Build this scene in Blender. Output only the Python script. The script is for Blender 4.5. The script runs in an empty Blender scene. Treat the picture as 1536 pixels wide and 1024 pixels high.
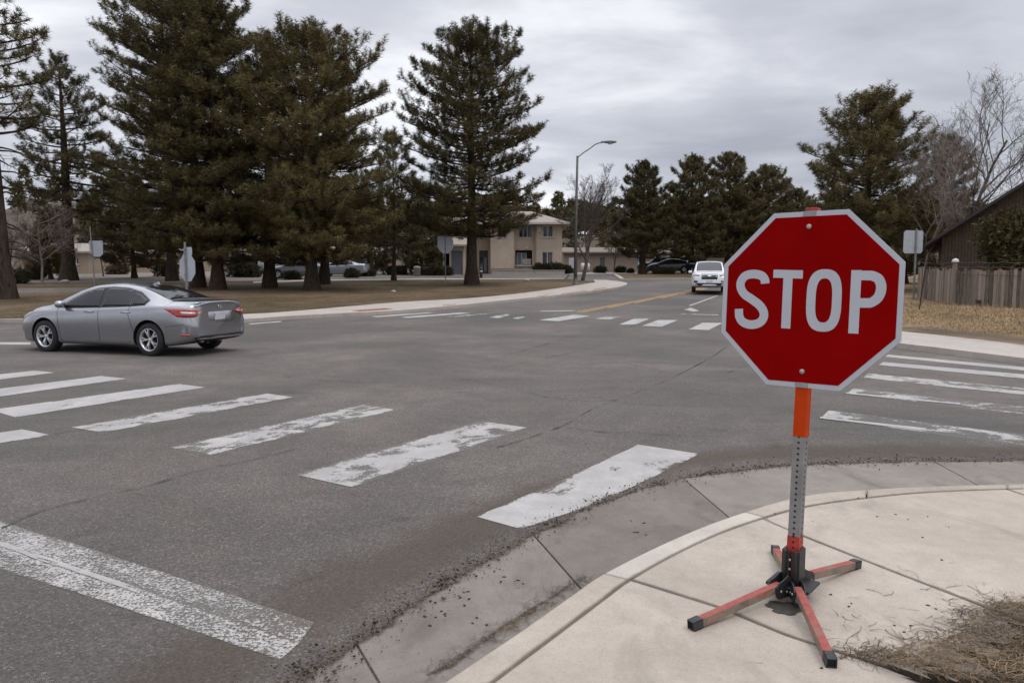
import bpy, bmesh, math, random
import numpy as np
from mathutils import Vector, Matrix
from mathutils.bvhtree import BVHTree

random.seed(7)
RNG = np.random.default_rng(7)
SC = bpy.context.scene
COL = SC.collection
PI = math.pi
rad = math.radians

# ------------------------------------------------------------------ survey
# camera 1.56 m above the road, 26 mm lens, pitched 5.15 degrees down
CAM_H = 1.56
FPX = 1109.0
PITCH = math.atan(100 / FPX)


def gz(y):
    """height of the ground: flat at the crossing, then a steady rise"""
    def sp(v, w):
        v = v / w
        return w * (math.log1p(math.exp(v)) if v < 30 else v)
    return 0.032 * sp(y - 26, 4.0) - 0.024 * sp(y - 84, 5.0)


def ray(px, py):
    x = (px - 768) / FPX
    v = -(py - 512) / FPX
    c, s = math.cos(PITCH), math.sin(PITCH)
    return (x, c + s * v, -s + c * v)


def P(px, py, off=0.0):
    """survey point: where the sight line meets the ground (+off metres)"""
    d = ray(px, py)
    t0, t = 0.3, 0.3
    h = lambda t: CAM_H + d[2] * t - gz(d[1] * t) - off
    while t < 160 and h(t) > 0:
        t0 = t
        t += 0.5
    a, b = t0, t
    for _ in range(40):
        m = (a + b) / 2
        if h(m) > 0:
            a = m
        else:
            b = m
    return (d[0] * b, d[1] * b)


def W(px, py, Y):
    """survey point at known distance Y: returns (x, z)"""
    d = ray(px, py)
    t = Y / d[1]
    return (d[0] * t, CAM_H + d[2] * t)


def XY(px, Y):
    return (px - 768) / FPX * Y * 1.004


# ------------------------------------------------------------------ helpers
def tag(o, label=None, cat=None, group=None, kind=None):
    if label:
        o['label'] = label
    if cat:
        o['category'] = cat
    if group:
        o['group'] = group
    if kind:
        o['kind'] = kind
    return o


def thing(name, label, cat, loc=(0, 0, 0), rz=0, group=None):
    o = bpy.data.objects.new(name, None)
    COL.objects.link(o)
    o.location = loc
    o.rotation_euler = (0, 0, rz)
    o.empty_display_size = 0.2
    return tag(o, label, cat, group)


def link(name, me, mats, parent=None, smooth=False):
    if not isinstance(mats, (list, tuple)):
        mats = [mats]
    for m in mats:
        me.materials.append(m)
    if smooth:
        me.polygons.foreach_set('use_smooth', np.ones(len(me.polygons), bool))
    o = bpy.data.objects.new(name, me)
    COL.objects.link(o)
    if parent:
        o.parent = parent
    return o


def np_mesh(name, V, F, mats, parent=None, smooth=False, mi=None):
    V = np.asarray(V, np.float32)
    F = np.asarray(F, np.int32)
    me = bpy.data.meshes.new(name)
    n, k = F.shape
    me.vertices.add(len(V))
    me.vertices.foreach_set('co', V.ravel())
    me.loops.add(n * k)
    me.loops.foreach_set('vertex_index', F.ravel())
    me.polygons.add(n)
    me.polygons.foreach_set('loop_start', np.arange(0, n * k, k, dtype=np.int32))
    if mi is not None:
        me.polygons.foreach_set('material_index', np.asarray(mi, np.int32))
    me.update(calc_edges=True)
    return link(name, me, mats, parent, smooth)


def bm_obj(name, bm, mats, parent=None, smooth=False):
    me = bpy.data.meshes.new(name)
    bmesh.ops.recalc_face_normals(bm, faces=bm.faces[:])
    bm.to_mesh(me)
    bm.free()
    return link(name, me, mats, parent, smooth)


class MB:
    """collects simple solids into one mesh"""

    def __init__(self):
        self.v, self.f, self.m, self.s = [], [], [], []

    def add(self, vs, fs, mi=0, smooth=False):
        b = len(self.v)
        self.v += [tuple(p) for p in vs]
        for f in fs:
            self.f.append([i + b for i in f])
            self.m.append(mi)
            self.s.append(smooth)

    def box(self, c, s, mi=0, rot=None, taper=(1, 1)):
        vs = []
        for dz in (-.5, .5):
            tx, ty = taper if dz > 0 else (1, 1)
            for dx, dy in ((-.5, -.5), (.5, -.5), (.5, .5), (-.5, .5)):
                p = Vector((dx * s[0] * tx, dy * s[1] * ty, dz * s[2]))
                if rot is not None:
                    p = rot @ p
                vs.append((p.x + c[0], p.y + c[1], p.z + c[2]))
        self.add(vs, [(3, 2, 1, 0), (4, 5, 6, 7), (0, 1, 5, 4), (1, 2, 6, 5), (2, 3, 7, 6), (3, 0, 4, 7)], mi)

    def bar(self, a, b, w, h, mi=0, up=(0, 0, 1)):
        a, b = Vector(a), Vector(b)
        d = (b - a)
        L = d.length
        z = d.normalized()
        x = Vector(up).cross(z)
        if x.length < 1e-4:
            x = Vector((1, 0, 0))
        x.normalize()
        y = z.cross(x)
        self.box((a + b) / 2, (w, h, L), mi, Matrix((x, y, z)).transposed())

    def tube(self, pts, r, n=6, mi=0, cap=True, smooth=True):
        pts = [Vector(p) for p in pts]
        if not hasattr(r, '__len__'):
            r = [r] * len(pts)
        vs, fs = [], []
        ref = Vector((0.31, 0.17, 0.93))
        for i, p in enumerate(pts):
            d = (pts[min(i + 1, len(pts) - 1)] - pts[max(i - 1, 0)]).normalized()
            x = ref.cross(d)
            if x.length < 0.05:
                x = Vector((1, 0, 0)).cross(d)
            x.normalize()
            y = d.cross(x)
            for k in range(n):
                a = 2 * PI * k / n
                vs.append(p + (x * math.cos(a) + y * math.sin(a)) * r[i])
        for i in range(len(pts) - 1):
            for k in range(n):
                k2 = (k + 1) % n
                fs.append((i * n + k, i * n + k2, (i + 1) * n + k2, (i + 1) * n + k))
        self.add(vs, fs, mi, smooth)
        if cap:
            b = len(self.v) - len(vs)
            self.f.append([b + k for k in range(n)][::-1])
            self.f.append([b + (len(pts) - 1) * n + k for k in range(n)])
            self.m += [mi, mi]
            self.s += [False, False]

    def lathe(self, prof, n=24, mi=0, M=None, smooth=True):
        """prof: (r, h) pairs about local z"""
        vs, fs = [], []
        for r, h in prof:
            for k in range(n):
                a = 2 * PI * k / n
                p = Vector((r * math.cos(a), r * math.sin(a), h))
                vs.append(M @ p if M is not None else p)
        for i in range(len(prof) - 1):
            for k in range(n):
                k2 = (k + 1) % n
                fs.append((i * n + k, i * n + k2, (i + 1) * n + k2, (i + 1) * n + k))
        self.add(vs, fs, mi, smooth)

    def prism(self, pts, M, h0, h1, mi=0):
        """polygon pts in the local xy of M, extruded from h0 to h1 (convex or simple)"""
        n = len(pts)
        vs = [M @ Vector((x, y, h0)) for x, y in pts] + [M @ Vector((x, y, h1)) for x, y in pts]
        fs = [tuple(range(n))[::-1], tuple(range(n, 2 * n))]
        fs += [(i, (i + 1) % n, n + (i + 1) % n, n + i) for i in range(n)]
        self.add(vs, fs, mi)

    def build(self, name, mats, parent=None, bevel=0, seg=2):
        me = bpy.data.meshes.new(name)
        me.from_pydata(self.v, [], self.f)
        me.polygons.foreach_set('material_index', np.array(self.m, np.int32))
        me.polygons.foreach_set('use_smooth', np.array(self.s, bool))
        o = link(name, me, mats, parent)
        if bevel:
            bm = bmesh.new()
            bm.from_mesh(me)
            es = [e for e in bm.edges if len(e.link_faces) == 2 and e.calc_face_angle(0) > 0.6]
            bmesh.ops.bevel(bm, geom=es, offset=bevel, segments=seg, profile=0.5, affect='EDGES', clamp_overlap=True)
            bm.to_mesh(me)
            bm.free()
        return o


def poly_bm(pts):
    bm = bmesh.new()
    f = bm.faces.new([bm.verts.new((x, y, 0)) for x, y in pts])
    bm.normal_update()
    if f.normal.z < 0:
        f.normal_flip()
    return bm


def drape(name, pts, off, mat, skirt=0.0, parent=None, kind='structure', step=2.0, inset=0.0, lip=0.0):
    """flat polygon laid over the ground at height off, optional skirt down its rim"""
    bm = poly_bm(pts)
    if inset:
        bmesh.ops.inset_region(bm, faces=bm.faces[:], thickness=inset, use_even_offset=True, use_boundary=True)
        rim = [f for f in bm.faces if any(e.is_boundary for e in f.edges)]
        bmesh.ops.delete(bm, geom=rim, context='FACES')
    ys = [v.co.y for v in bm.verts]
    k = math.ceil(min(ys) / step) * step
    while k < max(ys):
        if k > 2:
            bmesh.ops.bisect_plane(bm, geom=bm.verts[:] + bm.edges[:] + bm.faces[:], dist=1e-5,
                                   plane_co=(0, k, 0), plane_no=(0, 1, 0))
        k += step
    bmesh.ops.triangulate(bm, faces=[f for f in bm.faces if len(f.verts) > 4])
    for v in bm.verts:
        v.co.z = gz(v.co.y) + off
    if skirt:
        be = [e for e in bm.edges if e.is_boundary]
        if lip:
            r = bmesh.ops.extrude_edge_only(bm, edges=be)
            nv = [v for v in r['geom'] if isinstance(v, bmesh.types.BMVert)]
            ne = [e for e in r['geom'] if isinstance(e, bmesh.types.BMEdge)]
            c = Vector((sum(v.co.x for v in nv) / len(nv), sum(v.co.y for v in nv) / len(nv), 0))
            for v in nv:
                v.co.z -= lip
            be = [e for e in ne if e.is_boundary]
        r = bmesh.ops.extrude_edge_only(bm, edges=be)
        for v in r['geom']:
            if isinstance(v, bmesh.types.BMVert):
                v.co.z -= skirt
    bm.normal_update()
    o = bm_obj(name, bm, mat, parent)
    if kind:
        o['kind'] = kind
    return o


def slab(name, pts, z0, z1, mat, gap=0.006, bev=0.008, kind='structure'):
    """concrete slab with eased top edges"""
    bm = poly_bm(pts)
    if gap:
        bmesh.ops.inset_region(bm, faces=bm.faces[:], thickness=gap, use_even_offset=True, use_boundary=True)
        bmesh.ops.delete(bm, geom=[f for f in bm.faces if any(e.is_boundary for e in f.edges)], context='FACES')
    for v in bm.verts:
        v.co.z = z1
    top = bm.faces[:]
    r = bmesh.ops.extrude_face_region(bm, geom=top)
    for v in r['geom']:
        if isinstance(v, bmesh.types.BMVert):
            v.co.z = z0
    bm.normal_update()
    bmesh.ops.recalc_face_normals(bm, faces=bm.faces[:])
    es = [e for e in bm.edges if all(abs(v.co.z - z1) < 1e-5 for v in e.verts)]
    if bev:
        bmesh.ops.bevel(bm, geom=es, offset=bev, segments=2, profile=0.5, affect='EDGES', clamp_overlap=True)
    bmesh.ops.triangulate(bm, faces=[f for f in bm.faces if len(f.verts) > 4])
    o = bm_obj(name, bm, mat)
    if kind:
        o['kind'] = kind
    return o


def ribbon(name, pts, widths, off, mat, kind='structure', jag=0.0, seed=1):
    """flat strip along pts with uv (metres along, -1..1 across)"""
    rng = random.Random(seed)
    if not hasattr(widths, '__len__'):
        widths = [widths] * len(pts)
    V, F, UV = [], [], []
    L = 0
    for i, p in enumerate(pts):
        a, b = pts[max(i - 1, 0)], pts[min(i + 1, len(pts) - 1)]
        d = Vector((b[0] - a[0], b[1] - a[1]))
        d.normalize()
        n = Vector((-d.y, d.x))
        if i:
            L += math.dist(p, pts[i - 1])
        w = widths[i] / 2
        for s in (-1, 1):
            q = (p[0] + n.x * s * w + jag * rng.uniform(-1, 1), p[1] + n.y * s * w + jag * rng.uniform(-1, 1))
            V.append((q[0], q[1], gz(q[1]) + off))
            UV.append((L, s))
        if i:
            F.append((2 * i - 2, 2 * i, 2 * i + 1, 2 * i - 1)[::-1])
    me = bpy.data.meshes.new(name)
    me.from_pydata(V, [], F)
    uv = me.uv_layers.new(name='UVMap')
    for l in me.loops:
        uv.data[l.index].uv = UV[l.vertex_index]
    bm = bmesh.new()
    bm.from_mesh(me)
    for f in bm.faces:
        f.normal_update()
        if f.normal.z < 0:
            f.normal_flip()
    bm.to_mesh(me)
    bm.free()
    o = link(name, me, mat)
    if kind:
        o['kind'] = kind
    return o


def smooth_path(pts, n=8):
    """catmull-rom through 2-d or 3-d points"""
    A = np.array(pts, float)
    out = []
    for i in range(len(A) - 1):
        p0, p1, p2, p3 = A[max(i - 1, 0)], A[i], A[i + 1], A[min(i + 2, len(A) - 1)]
        for k in range(n):
            t = k / n
            out.append(0.5 * ((2 * p1) + (-p0 + p2) * t + (2 * p0 - 5 * p1 + 4 * p2 - p3) * t * t
                              + (-p0 + 3 * p1 - 3 * p2 + p3) * t ** 3))
    out.append(A[-1])
    return [tuple(q) for q in out]


# ------------------------------------------------------------------ materials
MATS = {}


class NT:
    """small helper round a node tree"""

    def __init__(self, name):
        self.m = bpy.data.materials.new(name)
        self.m.use_nodes = True
        self.t = self.m.node_tree
        self.b = self.t.nodes['Principled BSDF']
        self.out = self.t.nodes['Material Output']
        self.tc = self.t.nodes.new('ShaderNodeTexCoord')

    def n(self, typ, **kw):
        nd = self.t.nodes.new('ShaderNode' + typ)
        for k, v in kw.items():
            if k.startswith('i_'):
                k = k[2:]
                nd.inputs[int(k) if k.isdigit() else k].default_value = v
            else:
                setattr(nd, k, v)
        return nd

    def l(self, a, b):
        self.t.links.new(a, b)

    def coord(self, which='Object', scale=(1, 1, 1), rot=(0, 0, 0)):
        mp = self.n('Mapping')
        mp.inputs['Scale'].default_value = scale
        mp.inputs['Rotation'].default_value = rot
        self.l(self.tc.outputs[which], mp.inputs['Vector'])
        return mp.outputs[0]

    def noise(self, co, scale, detail=4, rough=0.55, dist=0.0):
        nd = self.n('TexNoise')
        nd.inputs['Scale'].default_value = scale
        nd.inputs['Detail'].default_value = detail
        nd.inputs['Roughness'].default_value = rough
        nd.inputs['Distortion'].default_value = dist
        self.l(co, nd.inputs['Vector'])
        return nd.outputs['Fac']

    def ramp(self, fac, stops):
        nd = self.n('ValToRGB')
        cr = nd.color_ramp
        while len(cr.elements) < len(stops):
            cr.elements.new(0.5)
        for e, (p, c) in zip(cr.elements, stops):
            e.position = p
            e.color = (c, c, c, 1) if not hasattr(c, '__len__') else (*c, 1)
        self.l(fac, nd.inputs[0])
        return nd.outputs[0]

    def math(self, op, a, b=None, c=None):
        nd = self.n('Math', operation=op)
        for i, v in enumerate((a, b, c)):
            if v is None:
                continue
            if isinstance(v, (int, float)):
                nd.inputs[i].default_value = v
            else:
                self.l(v, nd.inputs[i])
        return nd.outputs[0]

    def mix(self, fac, a, b, mode='MIX'):
        nd = self.n('Mix', data_type='RGBA', blend_type=mode)
        for sock, v in ((nd.inputs[0], fac), (nd.inputs[6], a), (nd.inputs[7], b)):
            if hasattr(v, 'links') or hasattr(v, 'is_linked'):
                self.l(v, sock)
            elif hasattr(v, '__len__'):
                sock.default_value = (*v, 1) if len(v) == 3 else v
            else:
                sock.default_value = v
        return nd.outputs[2]

    def bump(self, h, strength=0.3, dist=0.01):
        nd = self.n('Bump')
        nd.inputs['Strength'].default_value = strength
        nd.inputs['Distance'].default_value = dist
        self.l(h, nd.inputs['Height'])
        self.l(nd.outputs[0], self.b.inputs['Normal'])

    def set(self, **kw):
        for k, v in kw.items():
            k = k.replace('_', ' ')
            s = self.b.inputs[k]
            if hasattr(v, 'is_linked'):
                self.l(v, s)
            elif hasattr(v, '__len__') and len(v) == 3 and s.type == 'RGBA':
                s.default_value = (*v, 1)
            else:
                s.default_value = v
        return self


def plain(name, c, rough=0.6, metal=0.0, var=0.15, scale=6.0, coat=0.0, spec=None, bump=0.0):
    """paint-like material with a little procedural variation"""
    k = NT(name)
    co = k.coord()
    f = k.noise(co, scale, 5, 0.6)
    lo = tuple(x * (1 - var) for x in c)
    hi = tuple(min(1, x * (1 + var)) for x in c)
    k.set(Base_Color=k.ramp(f, [(0.3, lo), (0.7, hi)]), Metallic=metal)
    f2 = k.noise(co, scale * 3, 4, 0.6)
    k.set(Roughness=k.ramp(f2, [(0.3, max(0.02, rough * 0.85)), (0.7, min(1, rough * 1.15))]))
    if coat:
        k.set(Coat_Weight=coat, Coat_Roughness=0.06)
    if spec is not None:
        k.b.inputs['Specular IOR Level'].default_value = spec
    if bump:
        k.bump(k.noise(co, scale * 8, 4, 0.6), bump, 0.01)
    MATS[name] = k.m
    return k.m
# ---- asphalt
def make_asphalt(name, tone=1.0, warm=1.0):
    k = NT(name)
    co = k.coord()
    big = k.noise(co, 0.22, 5, 0.6, 0.6)
    mid = k.noise(co, 1.7, 6, 0.65, 0.3)
    streak = k.noise(k.coord(scale=(0.25, 2.0, 1), rot=(0, 0, rad(-57))), 1.0, 5, 0.6)
    fine = k.noise(co, 45, 3, 0.7)
    vor = k.n('TexVoronoi', feature='F1')
    vor.inputs['Scale'].default_value = 105
    k.l(co, vor.inputs['Vector'])
    sep = k.n('SeparateColor')
    k.l(vor.outputs['Color'], sep.inputs[0])
    base = k.ramp(big, [(0.36, (0.086 * tone, 0.079 * tone, 0.070 * tone)), (0.5, (0.130 * tone, 0.114 * tone, 0.101 * tone)), (0.64, (0.188 * tone, 0.163 * tone, 0.143 * tone))])
    base = k.mix(k.ramp(mid, [(0.42, 0.0), (0.72, 0.6)]), base, (0.078 * tone, 0.071 * tone, 0.066 * tone))
    base = k.mix(k.ramp(streak, [(0.5, 0.0), (0.8, 0.35)]), base, (0.19 * tone, 0.172 * tone, 0.158 * tone))
    oil = k.noise(k.coord(scale=(0.6, 1.0, 1), rot=(0, 0, rad(-57))), 2.6, 5, 0.6, 0.4)
    base = k.mix(k.ramp(oil, [(0.62, 0.0), (0.74, 0.6)]), base, (0.045 * tone, 0.041 * tone, 0.039 * tone))
    brn = k.noise(co, 0.55, 6, 0.65, 0.5)
    base = k.mix(k.ramp(brn, [(0.5, 0.0), (0.72, 0.5)]), base, (0.150 * tone, 0.122 * tone, 0.098 * tone))
    stone2 = k.ramp(sep.outputs[0], [(0.0, 0.40), (0.5, 0.85), (0.85, 1.08), (0.96, 1.5), (1.0, 2.2)])
    col = k.mix(0.8, base, stone2, 'MULTIPLY')
    col = k.mix(k.ramp(fine, [(0.4, 0.0), (0.8, 0.5)]), col, (0.05 * tone, 0.046 * tone, 0.043 * tone))
    k.set(Base_Color=col, Roughness=0.82)
    k.b.inputs['Specular IOR Level'].default_value = 0.42
    h = k.math('ADD', k.math('MULTIPLY', vor.outputs['Distance'], -0.7), k.math('MULTIPLY', fine, 0.8))
    k.bump(h, 0.55, 0.008)
    return k.m


ASPHALT = make_asphalt('asphalt', 0.99)
ASPHALT_FAR = make_asphalt('side_asphalt', 1.05)


# ---- worn road paint (alpha shows the asphalt under it)
def make_paint(name, c, grain=0.2, gsc=38, ghost=0.13):
    k = NT(name)
    uv = k.coord('UV', (0.55, 0.45, 1))
    co = k.coord()
    at = k.n('Attribute', attribute_type='OBJECT', attribute_name='wear')
    wear = at.outputs['Fac']
    n1 = k.noise(uv, 3.0, 8, 0.68, 0.5)
    n2 = k.noise(co, gsc, 4, 0.75)
    n3 = k.noise(co, 3.3, 5, 0.6, 0.8)
    s = k.math('ADD', k.math('MULTIPLY', n1, (1 - grain) * .62), k.math('ADD', k.math('MULTIPLY', n2, grain), k.math('MULTIPLY', n3, (1 - grain) * .38)))
    sv = k.n('SeparateXYZ')
    k.l(k.tc.outputs['UV'], sv.inputs[0])
    ed = k.math('MAXIMUM', k.math('SUBTRACT', k.math('ABSOLUTE', k.math('SUBTRACT', sv.outputs[1], 0.5)), 0.40), 0.0)
    s = k.math('SUBTRACT', s, k.math('MULTIPLY', ed, 0.35 if grain > .5 else 1.0))
    lo = k.math('ADD', k.math('MULTIPLY', wear, 0.36), 0.26)
    a = k.n('MapRange', interpolation_type='SMOOTHSTEP')
    k.l(s, a.inputs[0])
    k.l(lo, a.inputs[1])
    k.l(k.math('ADD', lo, 0.06), a.inputs[2])
    f = k.noise(co, 5, 6, 0.65)
    col = k.ramp(f, [(0.3, tuple(x * 0.72 for x in c)), (0.7, c)])
    tr = k.noise(k.coord(scale=(2.2, 0.35, 1), rot=(0, 0, rad(-33.5))), 1.0, 5, 0.6, 0.3)
    col = k.mix(k.ramp(tr, [(0.42, 0.0), (0.66, 0.55)]), col, tuple(x * 0.55 for x in c))
    col = k.mix(k.ramp(n2, [(0.3, 0.0), (0.75, 0.4)]), col, tuple(x * 0.5 for x in c))
    k.set(Base_Color=col, Roughness=0.8, Alpha=k.math('ADD', k.math('MULTIPLY', a.outputs[0], 0.82), ghost))
    k.bump(k.noise(co, 60, 3, 0.7), 0.3, 0.004)
    return k.m


PAINT = make_paint('white_road_paint', (0.50, 0.482, 0.46))
WORNP = make_paint('worn_road_paint', (0.56, 0.54, 0.515), 0.62, 66, 0.14)
YPAINT = make_paint('yellow_road_paint', (0.44, 0.27, 0.10))


# ---- concrete
def make_concrete(name, c0, c1, stain=0.35, joint=False):
    k = NT(name)
    co = k.coord()
    a = k.noise(co, 0.9, 6, 0.62, 0.4)
    b = k.noise(co, 7, 6, 0.65)
    f = k.noise(co, 120, 3, 0.7)
    st = k.noise(k.coord(scale=(1, 0.6, 1)), 2.1, 7, 0.7, 0.8)
    col = k.ramp(a, [(0.28, c0), (0.72, c1)])
    col = k.mix(k.ramp(st, [(0.52, 0.0), (0.72, stain)]), col, tuple(x * 0.48 for x in c0))
    col = k.mix(k.ramp(b, [(0.38, 0.22), (0.62, 0.0)]), col, tuple(x * 0.62 for x in c0))
    col = k.mix(k.ramp(f, [(0.28, 0.45), (0.5, 0.0)]), col, tuple(x * 0.5 for x in c0))
    at = k.n('Attribute', attribute_type='OBJECT', attribute_name='tone')
    br = k.n('BrightContrast')
    k.l(col, br.inputs[0])
    k.l(at.outputs['Fac'], br.inputs[1])
    k.set(Base_Color=br.outputs[0], Roughness=0.85)
    broom = k.noise(k.coord(scale=(6, 180, 1), rot=(0, 0, rad(28))), 1.0, 2, 0.5)
    k.b.inputs['Specular IOR Level'].default_value = 0.3
    k.bump(k.math('ADD', k.math('MULTIPLY', f, 0.6), k.math('ADD', b, k.math('MULTIPLY', broom, 0.5))), 0.32, 0.006)
    return k.m


CONC = make_concrete('sidewalk_concrete', (0.37, 0.32, 0.265), (0.49, 0.43, 0.365), 0.5)
CONC_GUT = make_concrete('gutter_concrete', (0.155, 0.136, 0.119), (0.265, 0.233, 0.20), 0.75)
CONC_FAR = make_concrete('far_concrete', (0.38, 0.34, 0.30), (0.50, 0.45, 0.40), 0.3)
JOINT = plain('joint_dirt', (0.035, 0.028, 0.022), 0.95, var=0.4, scale=20)
CRACK = plain('crack_tar', (0.03, 0.027, 0.025), 0.9, var=0.3, scale=10)


def fade_cracks():
    t = CRACK.node_tree
    n = t.nodes.new('ShaderNodeTexNoise')
    n.inputs['Scale'].default_value = 3.2
    n.inputs['Detail'].default_value = 7
    n.inputs['Roughness'].default_value = 0.75
    tc = t.nodes.new('ShaderNodeTexCoord')
    r = t.nodes.new('ShaderNodeMapRange')
    t.links.new(tc.outputs['Object'], n.inputs['Vector'])
    t.links.new(n.outputs['Fac'], r.inputs[0])
    r.inputs[1].default_value, r.inputs[2].default_value = 0.37, 0.54
    r.inputs[3].default_value, r.inputs[4].default_value = 0.0, 0.85
    t.links.new(r.outputs[0], t.nodes['Principled BSDF'].inputs['Alpha'])


fade_cracks()


# ---- soil with ragged transparent edge (uv v = -1..1 across)
def make_dirtband():
    k = NT('gutter_soil')
    co = k.coord()
    sep = k.n('SeparateXYZ')
    k.l(k.tc.outputs['UV'], sep.inputs[0])
    av = k.math('ABSOLUTE', sep.outputs[1])
    n = k.noise(co, 2.6, 7, 0.72, 0.5)
    n2 = k.noise(co, 26, 5, 0.75)
    s = k.math('SUBTRACT', k.math('ADD', k.math('MULTIPLY', n, 1.5), k.math('MULTIPLY', n2, 0.75)), av)
    a = k.n('MapRange', interpolation_type='SMOOTHSTEP')
    k.l(s, a.inputs[0])
    a.inputs[1].default_value = 0.78
    a.inputs[2].default_value = 1.18
    f = k.noise(co, 70, 4, 0.75)
    col = k.ramp(f, [(0.30, (0.04, 0.032, 0.024)), (0.52, (0.115, 0.092, 0.07)), (0.70, (0.26, 0.215, 0.17))])
    k.set(Base_Color=col, Roughness=0.95, Alpha=k.math('MULTIPLY', a.outputs[0], 0.93))
    k.bump(f, 0.9, 0.02)
    return k.m


SOILBAND = make_dirtband()


def make_dustband():
    k = NT('road_edge_dust')
    co = k.coord()
    sep = k.n('SeparateXYZ')
    k.l(k.tc.outputs['UV'], sep.inputs[0])
    av = k.math('ABSOLUTE', sep.outputs[1])
    n = k.noise(co, 1.6, 7, 0.7, 0.5)
    n2 = k.noise(co, 60, 4, 0.75)
    s = k.math('SUBTRACT', k.math('ADD', k.math('MULTIPLY', n, 1.3), k.math('MULTIPLY', n2, 0.5)), av)
    a = k.n('MapRange', interpolation_type='SMOOTHSTEP')
    k.l(s, a.inputs[0])
    a.inputs[1].default_value = 0.15
    a.inputs[2].default_value = 1.0
    col = k.ramp(n2, [(0.3, (0.06, 0.046, 0.034)), (0.6, (0.125, 0.096, 0.07)), (0.75, (0.22, 0.18, 0.14))])
    k.set(Base_Color=col, Roughness=0.95, Alpha=k.math('MULTIPLY', a.outputs[0], 0.55))
    return k.m


DUST = make_dustband()


def make_ground(name, stops, scale=0.35, fine=30, bump=0.6):
    k = NT(name)
    co = k.coord()
    a = k.noise(co, scale, 7, 0.65, 0.6)
    b = k.noise(co, scale * 9, 6, 0.7)
    f = k.noise(co, fine, 4, 0.75)
    s = k.math('ADD', k.math('MULTIPLY', a, 0.55), k.math('ADD', k.math('MULTIPLY', b, 0.3), k.math('MULTIPLY', f, 0.15)))
    col = k.ramp(s, stops)
    col = k.mix(k.ramp(f, [(0.3, 0.55), (0.6, 0.0)]), col, (0.03, 0.024, 0.015))
    k.set(Base_Color=col, Roughness=0.95)
    k.b.inputs['Specular IOR Level'].default_value = 0.15
    k.bump(k.math('ADD', b, f), bump, 0.05)
    return k.m


LAWN = make_ground('dormant_lawn', [(0.38, (0.05, 0.048, 0.022)), (0.47, (0.105, 0.076, 0.044)), (0.54, (0.16, 0.114, 0.068)), (0.63, (0.225, 0.17, 0.11))], 0.16)
STRAW = make_ground('straw_ground', [(0.32, (0.06, 0.048, 0.038)), (0.42, (0.14, 0.104, 0.07)), (0.52, (0.28, 0.195, 0.112)), (0.7, (0.39, 0.275, 0.16))], 0.3)
DIRT = make_ground('dirt', [(0.3, (0.075, 0.06, 0.05)), (0.6, (0.15, 0.12, 0.095)), (0.75, (0.25, 0.2, 0.155))], 0.5)
MULCH = make_ground('mulch', [(0.3, (0.03, 0.021, 0.014)), (0.55, (0.065, 0.046, 0.03)), (0.75, (0.12, 0.088, 0.057))], 2.5, 60)
HILLM = make_ground('hill_brush', [(0.3, (0.065, 0.052, 0.034)), (0.5, (0.12, 0.10, 0.075)), (0.65, (0.18, 0.15, 0.115)), (0.8, (0.25, 0.215, 0.17))], 0.06, 2.5)


def make_leaf(name, c0, c1, c2, nsc=0.9, trans=0.0):
    k = NT(name)
    co = k.coord()
    a = k.noise(co, nsc, 4, 0.6)
    g = k.n('NewGeometry')
    r = g.outputs['Random Per Island']
    oi = k.n('ObjectInfo')
    s = k.math('ADD', k.math('ADD', k.math('MULTIPLY', a, 0.6), k.math('MULTIPLY', r, 0.4)), k.math('MULTIPLY', k.math('SUBTRACT', oi.outputs['Random'], 0.85), 0.14))
    k.set(Base_Color=k.ramp(s, [(0.25, c0), (0.5, c1), (0.78, c2)]), Roughness=0.75)
    k.b.inputs['Specular IOR Level'].default_value = 0.2
    return k.m


NEEDLE = make_leaf('pine_needles', (0.040, 0.035, 0.013), (0.110, 0.093, 0.036), (0.235, 0.188, 0.078))
NEEDLE_FAR = make_leaf('pine_needles_far', (0.044, 0.038, 0.015), (0.105, 0.088, 0.036), (0.19, 0.155, 0.068))
JUNIPER = make_leaf('juniper_scales', (0.034, 0.030, 0.012), (0.085, 0.072, 0.027), (0.15, 0.122, 0.05))
HEDGE = make_leaf('hedge_leaves', (0.02, 0.02, 0.01), (0.045, 0.042, 0.02), (0.08, 0.07, 0.035))
STRAWB = make_leaf('dry_blades', (0.16, 0.108, 0.056), (0.34, 0.233, 0.125), (0.55, 0.40, 0.235), 0.6)
MULCHB = make_leaf('dead_needles', (0.045, 0.031, 0.019), (0.115, 0.08, 0.05), (0.31, 0.225, 0.14), 3.0)
LAWNB = make_leaf('dormant_blades', (0.06, 0.052, 0.024), (0.125, 0.09, 0.05), (0.23, 0.17, 0.105), 0.5)


def make_bark(name, c0, c1):
    k = NT(name)
    co = k.coord(scale=(1, 1, 0.22))
    f = k.noise(co, 9, 6, 0.7, 0.6)
    k.set(Base_Color=k.ramp(f, [(0.32, c0), (0.68, c1)]), Roughness=0.95)
    k.b.inputs['Specular IOR Level'].default_value = 0.1
    k.bump(f, 0.9, 0.06)
    return k.m


BARK = make_bark('pine_bark', (0.022, 0.017, 0.013), (0.085, 0.064, 0.048))
BARK_G = make_bark('grey_bark', (0.10, 0.085, 0.07), (0.22, 0.19, 0.16))
TWIG = make_bark('twig_bark', (0.075, 0.06, 0.05), (0.16, 0.13, 0.11))
TWIG_P = make_bark('pale_twig_bark', (0.18, 0.15, 0.13), (0.34, 0.29, 0.25))
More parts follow.
